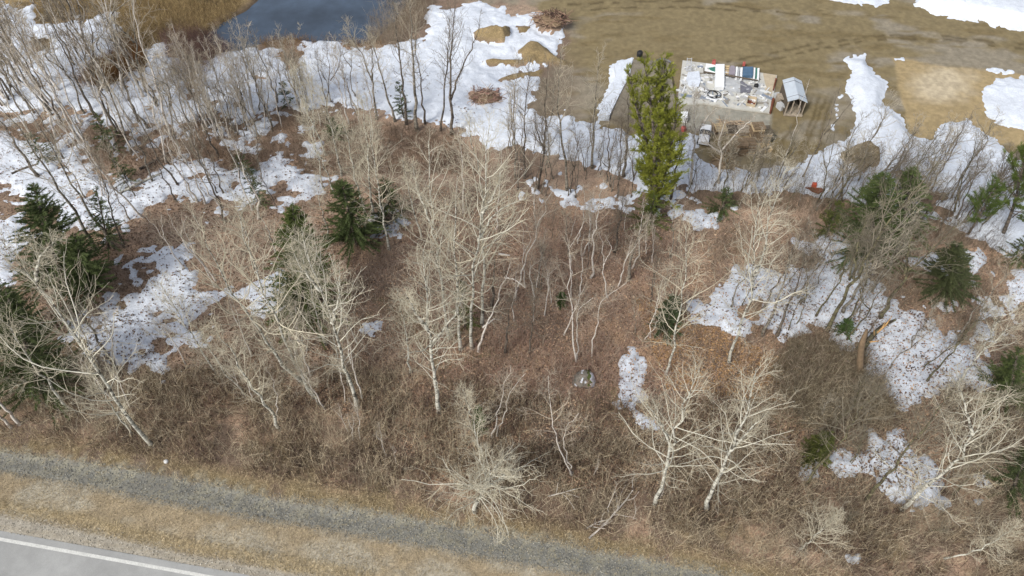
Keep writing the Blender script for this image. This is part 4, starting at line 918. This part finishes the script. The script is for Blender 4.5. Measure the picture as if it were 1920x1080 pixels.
bar('rusty_bar', 'rust red bars standing at the right end of the pad', 'bar', [(1455,148),(1452,160),(1450,170)], .10, M['rust'], .15)
bar('rusty_bar', 'faded red plank lying at the lower right corner of the pad', 'bar', [(1450,186),(1447,200),(1444,212)], .14, M['rust'], .15)
# ladder
a, b = np.array(P(1293, 108.5, 1.0)), np.array(P(1291, 134, .35)); org = b.copy(); L = a - b
o = thing('ladder', 'aluminium ladder resting on the left end of the pad', 'ladder', org); sx = np.array((.21, 0, 0))
for sgn in (-1, 1):
    vv, ff = tubes(np.array([[sx * sgn, L + sx * sgn]]), [[.028, .028]], 4); add('rail', mesh_np('rail', vv, ff, M['alu']), o)
vv, ff = tubes(np.array([[-sx, sx]]), [[.02, .02]], 4); rung = mesh_np('rung', vv, ff, M['alu'])
for k in range(9): add('rung', rung, o, L * (k + .5) / 9)
# hose coil
cx, cy, _ = P(1332.5, 178, PAD); th = np.linspace(0, 2 * math.pi, 25)
o = thing('hose_coil', 'black hose lying in loose loops on the front of the pad', 'hose', (cx, cy, PAD))
for k, (rr, ox, oy) in enumerate(((.62, 0, 0), (.52, .08, .05), (.60, .28, -.12))):
    q = np.stack([rr * np.cos(th) + ox, rr * .95 * np.sin(th) + oy, np.full(25, .05 + .05 * k)], 1)
    vv, ff = tubes(q[None], np.full((1, 25), .035), 5); add('hose_loop', mesh_np('hose_loop', vv, ff, M['black'], None, True), o)
# scrap over the pad
Rd = np.random.default_rng(21); du, dv_ = rand_in([(1285,118),(1420,140),(1445,180),(1436,206),(1320,190),(1275,180)], 330, Rd); bl_ = []
vsum = []; fsum = []; csum = []; off = 0
for a, b in zip(du, dv_):
    cx, cy, _ = P(a, b, PAD); sx_, sy_, sz_ = Rd.choice([.12, .2, .5, 1.0]), Rd.choice([.08, .12, .25]), Rd.uniform(.02, .14)
    vv, ff = box(0, 0, PAD + sz_ / 2 + .003, sx_, sy_, sz_); an = Rd.normal(-.2, .5) + (1.57 if Rd.random() < .4 else 0); ca, sa = math.cos(an), math.sin(an)
    vv[:, :2] = vv[:, :2] @ np.array([[ca, sa], [-sa, ca]]) + (cx, cy)
    cc = np.array([(.64,.65,.66), (.48,.49,.50), (.36,.36,.36), (.27,.25,.22), (.56,.55,.52), (.20,.23,.28), (.72,.73,.75)])[Rd.integers(7)]
    vsum.append(vv); fsum.append(ff + off); off += 8; csum.append(np.tile(cc * Rd.uniform(.8, 1.15), (8, 1)))
add('pad_scrap', mesh_np('pad_scrap', np.concatenate(vsum), np.concatenate(fsum), M['stems'], np.concatenate(csum)), kind='stuff')
# crate
q = [np.array(P(a, b, PAD)) for a, b in ((1402,186),(1418,189),(1414,202),(1398,198))]; c = sum(q) / 4; dx = np.linalg.norm(q[1] - q[0]); dy = np.linalg.norm(q[3] - q[0])
o = thing('wooden_crate', 'open brown wooden crate on the front edge of the pad', 'crate', c, rz=math.atan2(q[1][1] - q[0][1], q[1][0] - q[0][0]))
for nm_, bx_ in (('floor_board', (0, 0, .03, dx, dy, .05)), ('side_board', (0, dy / 2, .2, dx, .05, .38)), ('side_board', (0, -dy / 2, .14, dx, .05, .26)), ('side_board', (dx / 2, 0, .2, .05, dy - .06, .36)), ('side_board', (-dx / 2, 0, .2, .05, dy - .06, .36))):
    vv, ff = box(*bx_); add(nm_, mesh_np(nm_, vv, ff, M['rust'] if nm_[0] == 'f' else M['ply']), o)
def can(name, label, cat, uv, z, r, h, m, m2=None, group=None, sq=False):
    cx, cy, _ = P(*uv, z); o = thing(name, label, cat, (cx, cy, z + (0 if z else gz(cx, cy))), group)
    n = 4 if sq else 12
    prof = np.array([(r * .92, 0), (r, .04 * h), (r, .86 * h), (r * .75, h), (r * .2, h * 1.0)])
    th = np.arange(n) * 2 * math.pi / n + .6; V_ = np.concatenate([np.c_[p[0] * np.cos(th), p[0] * np.sin(th), np.full(n, p[1])] for p in prof])
    i = np.arange(len(prof) * n).reshape(-1, n); nx_ = np.roll(i, -1, 1)
    F_ = np.stack([i[:-1], nx_[:-1], nx_[1:], i[1:]], -1).reshape(-1, 4)
    add('body', mesh_np('body', V_, [F_, i[-1][None]], m, None, not sq), o)
    vv, ff = tubes(np.array([[(-r * .6, 0, h), (-r * .4, 0, h * 1.18), (r * .4, 0, h * 1.18), (r * .6, 0, h)]]), [[.03] * 4], 5); add('handle', mesh_np('handle', vv, ff, m2 or m), o)
    return o
can('fuel_can', 'red can at the far edge of the pad beside the white panel', 'can', (1337.5,121), PAD, .22, .45, M['red'], sq=True)
can('fuel_can', 'small red can behind the blue tarp', 'can', (1394,123), PAD, .16, .35, M['red'], sq=True)
can('fuel_can', 'orange red jug on the snow below the yard', 'jug', (1525,351), .12, .22, .42, M['orange'], M['red'], sq=True)
sheet_thing('rusty_sheet', 'rusty metal sheet half in snow beside the orange red jug', 'metal sheet', [(1510,351),(1522,351),(1540,352),(1546,356),(1536,362),(1524,358)], .12, M['rust'], .12)
can('drum', 'dark blue grey drum beside the pine lower branches', 'drum', (1267,222), 0, .30, .6, M['slate'])
can('bucket', 'red bucket in the clutter right of the pine', 'bucket', (1281,245), 0, .22, .4, M['red'])
can('bucket', 'small black motor standing right of the slate tarp', 'motor', (1417,164), PAD, .2, .35, M['black'])
sheet_thing('storage_tote', 'pale lilac box between pine and grey gravel', 'box', R4(1277,209,1290,221), .5, M['white'])
# vehicle like white machine
c = np.array(P(1319, 262)); o = thing('riding_mower', 'small white ride on machine with dark band, parked beside pallets', 'mower', c, rz=-.28)
def hull(prof, wd):   # rounded body from side profile (y,z), three-width section
    n = len(prof); V_ = []
    for xw, k in ((-wd, .86), (-wd * .8, 1), (wd * .8, 1), (wd, .86)):
        V_ += [(xw, p[0], p[1] * (k if p[1] > .2 else 1)) for p in prof]
    i = np.arange(4 * n).reshape(4, n); j = np.roll(i, -1, 1)
    return np.array(V_), [np.stack([i[:-1], j[:-1], j[1:], i[1:]], -1).reshape(-1, 4), i[0][None, ::-1], i[-1][None]]
vv, ff = hull([(-1.0,.25),(-1.05,.55),(-.8,.72),(-.25,.75),(-.2,.25)], .42); add('hood', mesh_np('hood', vv, ff, M['white'], None), o)
vv, ff = hull([(-.2,.25),(-.2,.70),(.0,.98),(.1,.98),(.12,.25)], .43); add('windscreen', mesh_np('windscreen', vv, ff, M['glass'], None), o)
vv, ff = hull([(.12,.25),(.1,1.0),(.8,1.0),(1.0,.7),(1.02,.25)], .44); add('cab', mesh_np('cab', vv, ff, M['white'], None), o)
for sx_ in (-1, 1):
    for wy in (-.7, .65):
        vv, ff = tubes(np.array([[(sx_ * .36, wy, .26), (sx_ * .5, wy, .26)]]), [[.26, .26]], 12); add('wheel', mesh_np('wheel', vv, [ff, np.arange(12)[None], np.arange(12, 24)[None, ::-1]], M['black']), o)
# shed
fl, fr, bl, br_ = (np.array(P(*q, 1.55)) for q in ((1475,189),(1508,191),(1473,150),(1507,151)))
c = (fl + fr + bl + br_) / 4; c[2] = gz(c[0], c[1]); W_ = (np.linalg.norm(fr - fl) + np.linalg.norm(br_ - bl)) / 2; D_ = (np.linalg.norm(bl - fl) + np.linalg.norm(br_ - fr)) / 2
o = thing('garden_shed', 'small open fronted shed with pale metal gable roof', 'shed', c, rz=math.atan2(fr[1] - fl[1], fr[0] - fl[0])); w2, d2 = W_ / 2, D_ / 2
for sgn in (-1, 1):
    rf = np.array([(sgn * (w2 + .06), -d2, 1.50), (0, -d2, 1.86), (0, d2, 1.86), (sgn * (w2 + .06), d2, 1.50)]); V_ = np.r_[rf, rf - (0, 0, .05)]
    ii = np.arange(4); jj = (ii + 1) % 4
    rp = add('roof_panel', mesh_np('roof_panel', V_, [ii[None], ii[None, ::-1] + 4, np.stack([ii + 4, jj + 4, jj, ii], -1)], M['metal_roof']), o)
    for k in (-.33, .33):
        vv, ff = tubes(np.array([[(sgn * (w2 + .06), k * D_ , 1.515), (sgn * .02, k * D_, 1.875)]]), [[.022, .022]], 4); add('seam', mesh_np('seam', vv, ff, M['slate']), rp)
vv, ff = boxes([(-w2 + .03, .05, .75, .05, D_ - .3, 1.49)]); add('side_wall', mesh_np('side_wall', vv, ff, M['wall_dark']), o)
vv, ff = boxes([(w2 - .03, .05, .75, .05, D_ - .3, 1.49)]); add('side_wall', mesh_np('side_wall', vv, ff, M['wall_dark']), o)
vv, ff = boxes([(0, d2 - .12, .75, W_ - .14, .05, 1.48)]); add('back_wall', mesh_np('back_wall', vv, ff, M['wall_dark']), o)
vv, ff = boxes([(0, 0, .06, W_ - .12, D_ - .2, .1)]); add('floor', mesh_np('floor', vv, ff, M['wood_grey']), o)
for px_ in (-w2 + .06, -.28, .28, w2 - .06):
    vv, ff = boxes([(px_, -d2 + .08, .75, .08, .08, 1.47)]); add('post', mesh_np('post', vv, ff, M['wood_grey']), o)
vv, ff = boxes([(0, -d2 - .02, .14, W_ + .05, .1, .18)]); add('front_sill', mesh_np('front_sill', vv, ff, M['wood_grey']), o)
for k, (u_, v_, sx_, sz_, mm, lb) in enumerate(((1458,192,.35,.7,'wood_grey','grey plank pile against the shed side'), (1456,184,.4,.35,'tarp','pale grey block beside the shed'), (1461,204,.3,.5,'tarp','light board leaning near the shed front corner'))):
    c = P(u_, v_); vv, ff = boxes([(0, 0, sz_ / 2, sx_, .7, sz_), (.05, -.2, sz_ + .05, sx_ * .8, .9, .09)]); thing('board_pile', lb, 'boards', (c[0], c[1], gz(*c[:2])), me=mesh_np('board_pile', vv, ff, M[mm]), rz=.2 * k)
# pallets, one mesh shared by every pallet, slats standing apart
pl = [(0, -.42 + .21 * k, .125, .95, .12, .025) for k in range(5)] + [(xx, 0, .062, .05, .96, .095) for xx in (-.44, 0, .44)] + [(0, yy, .008, .95, .09, .016) for yy in (-.42, 0, .42)]
pv, pf = boxes(pl); PM = {k: mesh_np('pallet', pv, pf, M[k]) for k in ('wood', 'wood_grey', 'wood_pale', 'wall_dark')}
RP = np.random.default_rng(4)
for (u_, v_), n, mm, lb, rz in (((1414,263), 11, 'wood', 'brown pallet in the tallest stack', .02), ((1430,262), 8, 'wood_grey', 'grey pallet in the stack against the dark juniper', -.04),
        ((1400,285), 8, 'wood_grey', 'grey pallet in the front middle stack', .03), ((1368,290), 7, 'wood', 'brown pallet in the stack left of the front middle one', -.05),
        ((1384,287), 8, 'wood', 'brown pallet in the stack touching the front middle one', .05), ((1432,279), 2, 'wood_pale', 'fresh yellow pallet lying low at the right end', .1),
        ((1415,279), 2, 'wood_pale', 'fresh orange tinted pallet lying below the tallest stack', -.1), ((1392,254), 5, 'wood_grey', 'weathered pallet in the low back stack beside the tallest', .06),
        ((1371,251), 4, 'wood_grey', 'weathered pallet in the low back stack, middle one', -.05), ((1349,248), 4, 'wood', 'weathered pallet in the low back stack nearest the white machine', .04)):
    c = P(u_, v_)
    for k in range(n):
        thing('pallet', lb if n == 1 else lb.replace('pallet', 'pallet, ' + ('lowest', 'second lowest', 'third from the ground', 'fourth from the ground', 'fifth from the ground', 'sixth from the ground', 'seventh from the ground', 'eighth from the ground', 'ninth from the ground', 'tenth from the ground', 'topmost')[k if k < n - 1 else 10] + ',', 1), 'pallet', (c[0] + RP.normal(0, .025), c[1] + RP.normal(0, .025), gz(*c[:2]) + .142 * k), 'pallets stacked beside the pad', rz + RP.normal(0, .05), PM[mm if mm == 'wood_pale' or k % 2 == 0 else ('wall_dark', 'wood', 'wood_pale')[RP.integers(3)]])  # alternating tones paint the shaded gaps between stacked pallets as stripes
# piles of sticks
def stick_pile(name, label, cat, uv, rx, ry, h, n, cols, r=.03, L=(.8, 2.0)):
    cx, cy, _ = P(*uv); Rr = np.random.default_rng(int(uv[0])); o_ = np.array((cx, cy, gz(cx, cy) - .05))
    a = Rr.random(n) * 6.283; q = np.sqrt(Rr.random(n)); b = np.c_[rx * q * np.cos(a), ry * q * np.sin(a), h * (1 - q ** 1.6) * Rr.random(n) ** .4]
    az = Rr.random(n) * 6.283; d = np.stack([np.cos(az), np.sin(az), Rr.normal(0, .22, n)], 1); ln = Rr.uniform(*L, n)[:, None]
    st = b - d * ln / 2; en = b + d * ln / 2; st[:, 2] = np.maximum(st[:, 2], .02)
    mid = (st + en) / 2 + Rr.normal(0, .08, (n, 3))
    vv, ff = tubes(np.stack([st, mid, en], 1), np.tile((r, r * .8, r * .4), (n, 1)), 4)
    c = np.array(cols)[Rr.integers(len(cols), size=n)] * Rr.uniform(.75, 1.25, (n, 1))
    t = thing(name, label, cat, o_)
    add('sticks', mesh_np(name, vv, ff, M['stems'], np.repeat(c, 12, 0)), t)
    m_ = 14; th = np.arange(m_) * 2 * math.pi / m_; V_ = [(0, 0, h * .55)]
    for f_, hh in ((.5, .45), (1, -.05)): V_ += [(rx * f_ * math.cos(t_) * Rr.uniform(.85, 1.1), ry * f_ * math.sin(t_) * Rr.uniform(.85, 1.1), h * hh) for t_ in th]
    i = np.arange(m_); j = (i + 1) % m_
    add('soil', mesh_np('soil', np.array(V_), [np.stack([i * 0, i + 1, j + 1], -1), np.stack([i + 1, i + 1 + m_, j + 1 + m_, j + 1], -1)], M['wood'], None, True), t)
    return t
stick_pile('brush_pile', 'reddish brush pile on the yard corner at the end of the snow', 'brush pile', (1032,52), 1.9, 1.3, .9, 170, [(.30,.19,.14),(.14,.085,.07),(.40,.29,.20),(.06,.04,.035)])
stick_pile('brush_pile', 'reddish brush pile in the middle of the white snow', 'brush pile', (910,183), 1.5, 1.2, .9, 140, [(.33,.20,.16),(.16,.10,.08),(.42,.32,.24)])
stick_pile('wood_pile', 'brown heap of scrap wood under the pale spreading tree', 'wood pile', (1357,308), 1.1, 1.1, .8, 90, [(.22,.16,.09),(.12,.085,.055),(.30,.22,.13)], .035, (.5, 1.2))
stick_pile('scrap_wood', 'pale scrap boards scattered between machine and pallets', 'wood pile', (1375,240), 2.4, 1.0, .5, 120, [(.36,.27,.18),(.25,.18,.12),(.44,.34,.24)], .035, (.5, 1.3))
stick_pile('dark_juniper', 'dark blue green heap at the right of the pallets', 'heap', (1439,258), .55, .6, .8, 110, [(.035,.05,.05),(.06,.075,.07),(.02,.025,.025)], .03, (.3, .7))
# grey tarped stack behind the pine
sheet_thing('grey_deck', 'dark grey flat platform behind the tall pine', 'platform', [(1188,112),(1254,114),(1268,200),(1205,224),(1146,216),(1165,170)], .5, M['deck'])
sheet_thing('snow_bank', 'narrow white snow bank along the platform beside pine', 'snow bank', [(1152,120),(1186,107),(1181,140),(1160,180),(1143,216),(1122,215),(1133,180),(1155,142)], .62, M['snow'])
can('black_bag', 'small black bundle at the back corner of the grey platform', 'bundle', (1199,105), .5, .28, .5, M['black'])
bar('deck_board', 'grey board across the back of the platform, right of pine top', 'board', [(1232,114),(1244,110),(1258,117)], .14, M['slate'], .75)
# boulder
c = P(1094, 716); Rb = np.random.default_rng(8); th = np.linspace(0, math.pi, 12); ph = np.arange(20) * 2 * math.pi / 20
TH, PH = np.meshgrid(th, ph, indexing='ij'); S_ = np.stack([np.sin(TH) * np.cos(PH), np.sin(TH) * np.sin(PH), np.cos(TH)], -1)
nz = .55 + .9 * fbm(S_[..., 0].ravel() + 5, S_[..., 1].ravel() + 2 * S_[..., 2].ravel(), .9, 2, 3).reshape(TH.shape)
V_ = (S_ * nz[..., None] * (.70, .62, .50)).reshape(-1, 3); i = np.arange(240).reshape(12, 20); j = np.roll(i, -1, 1)
F_ = np.stack([i[:-1], i[1:], j[1:], j[:-1]], -1).reshape(-1, 4)
o = thing('boulder', 'grey boulder with snow streaks and a moss stripe on the leaf litter', 'boulder', (c[0], c[1], gz(*c[:2]) + .2))
add('rock', mesh_np('rock', V_, F_, M['rock'], None, True), o)
qx = V_[F_].mean(1); capn = fbm(qx[:, 0] * 1.5 + 9, qx[:, 1] * 1.5, .35, 4, 3)
for nm_, sel, mm in (('snow_patch', (qx[:, 2] > .12) & (capn > .64) & (qx[:, 0] < .15), 'snow'), ('snow_patch', (qx[:, 0] > .38) & (qx[:, 2] > -.05), 'snow'), ('moss_stripe', (qx[:, 0] > .18) & (qx[:, 0] < .38) & (qx[:, 2] > .0), 'moss')):
    f = F_[sel]; us = np.unique(f); mp = np.zeros(240, int); mp[us] = np.arange(len(us)); add(nm_, mesh_np(nm_, V_[us] * 1.035, mp[f], M[mm], None, True), o)
# white ball marker
c = P(312, 866); V_ = S_.reshape(-1, 3) * .13; o = thing('white_ball', 'small white ball lying in grass at the forest edge', 'ball', (c[0], c[1], gz(*c[:2]) + .12), me=mesh_np('white_ball', V_, F_, M['white'], None, True))
# logs and fallen branches
bar('fallen_log', 'dark fallen log over snow in the left woods', 'log', [(262,318),(290,302),(322,283)], .13, M['dark_bark'], .25)
bar('fallen_log', 'pale fallen log below the dark one in the left woods', 'log', [(225,362),(262,342),(302,324)], .11, M['aspen_bark'], .25)
bar('fallen_log', 'dark fallen log at the left edge on patchy snow', 'log', [(22,326),(45,316),(72,308)], .12, M['dark_bark'], .25)
bar('fallen_log', 'short white fallen log beside the reddish snag', 'log', [(935,476),(956,479)], .08, M['birch_bark'], .2)
bar('fallen_branch', 'pale crooked branch lying above the roadside, lower right of the fan tree', 'branch', [(1105,1007),(1140,977),(1152,962),(1170,943),(1186,920)], .055, M['birch_bark'], .3, twigs=8)
bar('fallen_branch', 'short pale branch crossing the first near the roadside', 'branch', [(1100,990),(1120,978),(1145,974)], .04, M['birch_bark'], .3, twigs=6)
bar('fallen_branch', 'thin pale branch in the brush right of the fan tree', 'branch', [(1028,930),(1050,925),(1078,917)], .04, M['birch_bark'], .4, twigs=6)
bar('fallen_branch', 'yellowish branch lying over the lower right snow', 'branch', [(1678,870),(1700,878),(1722,892)], .05, M['wood_pale'], .3, twigs=3)
bar('fallen_log', 'brown log at the snow edge above the splintered stump', 'log', [(1560,640),(1580,665),(1600,690)], .10, M['grey_bark'], .2)
# splintered stump
b0 = np.array(P(1612, 700)); b0[2] = gz(*b0[:2]); o = thing('splintered_stump', 'splintered reddish stump with split orange wood on the right hand snow', 'stump', b0)
q = resample(np.array([at_plane(a, b, b0[1]) - b0 for a, b in ((1612,702),(1613,665),(1618,632),(1626,618))]), 8)
vv, ff = tubes(q[None], np.array([.30, .24, .21, .2, .19, .18, .14, .06])[None], 8); add('trunk', mesh_np('stump_trunk', vv, ff, M['wood'], None, True), o)
q2 = resample(np.array([np.array(P(a, b, z)) - b0 for a, b, z in ((1618,652,.9),(1636,628,1.1),(1655,610,1.0),(1678,600,.7))]), 8)
vv, ff = tubes(q2[None], np.linspace(.2, .08, 8)[None], 7); add('broken_limb', mesh_np('broken_limb', vv, ff, M['moss_bark'], None, True), o)
Rs = np.random.default_rng(3)
for k in range(7):
    f = .15 + .6 * k / 7; p0, t0 = sample(q2[None], np.array([0]), np.array([f])); d = unit(t0 + Rs.normal(0, .35, (1, 3)) + (0, 0, .3))
    vv, ff = spikes(p0 + (0, -.1, .1), p0 + (0, -.1, .1) + d * Rs.uniform(.5, 1.0), .07); add('splinter', mesh_np('splinter', vv, ff, M['split']), o)
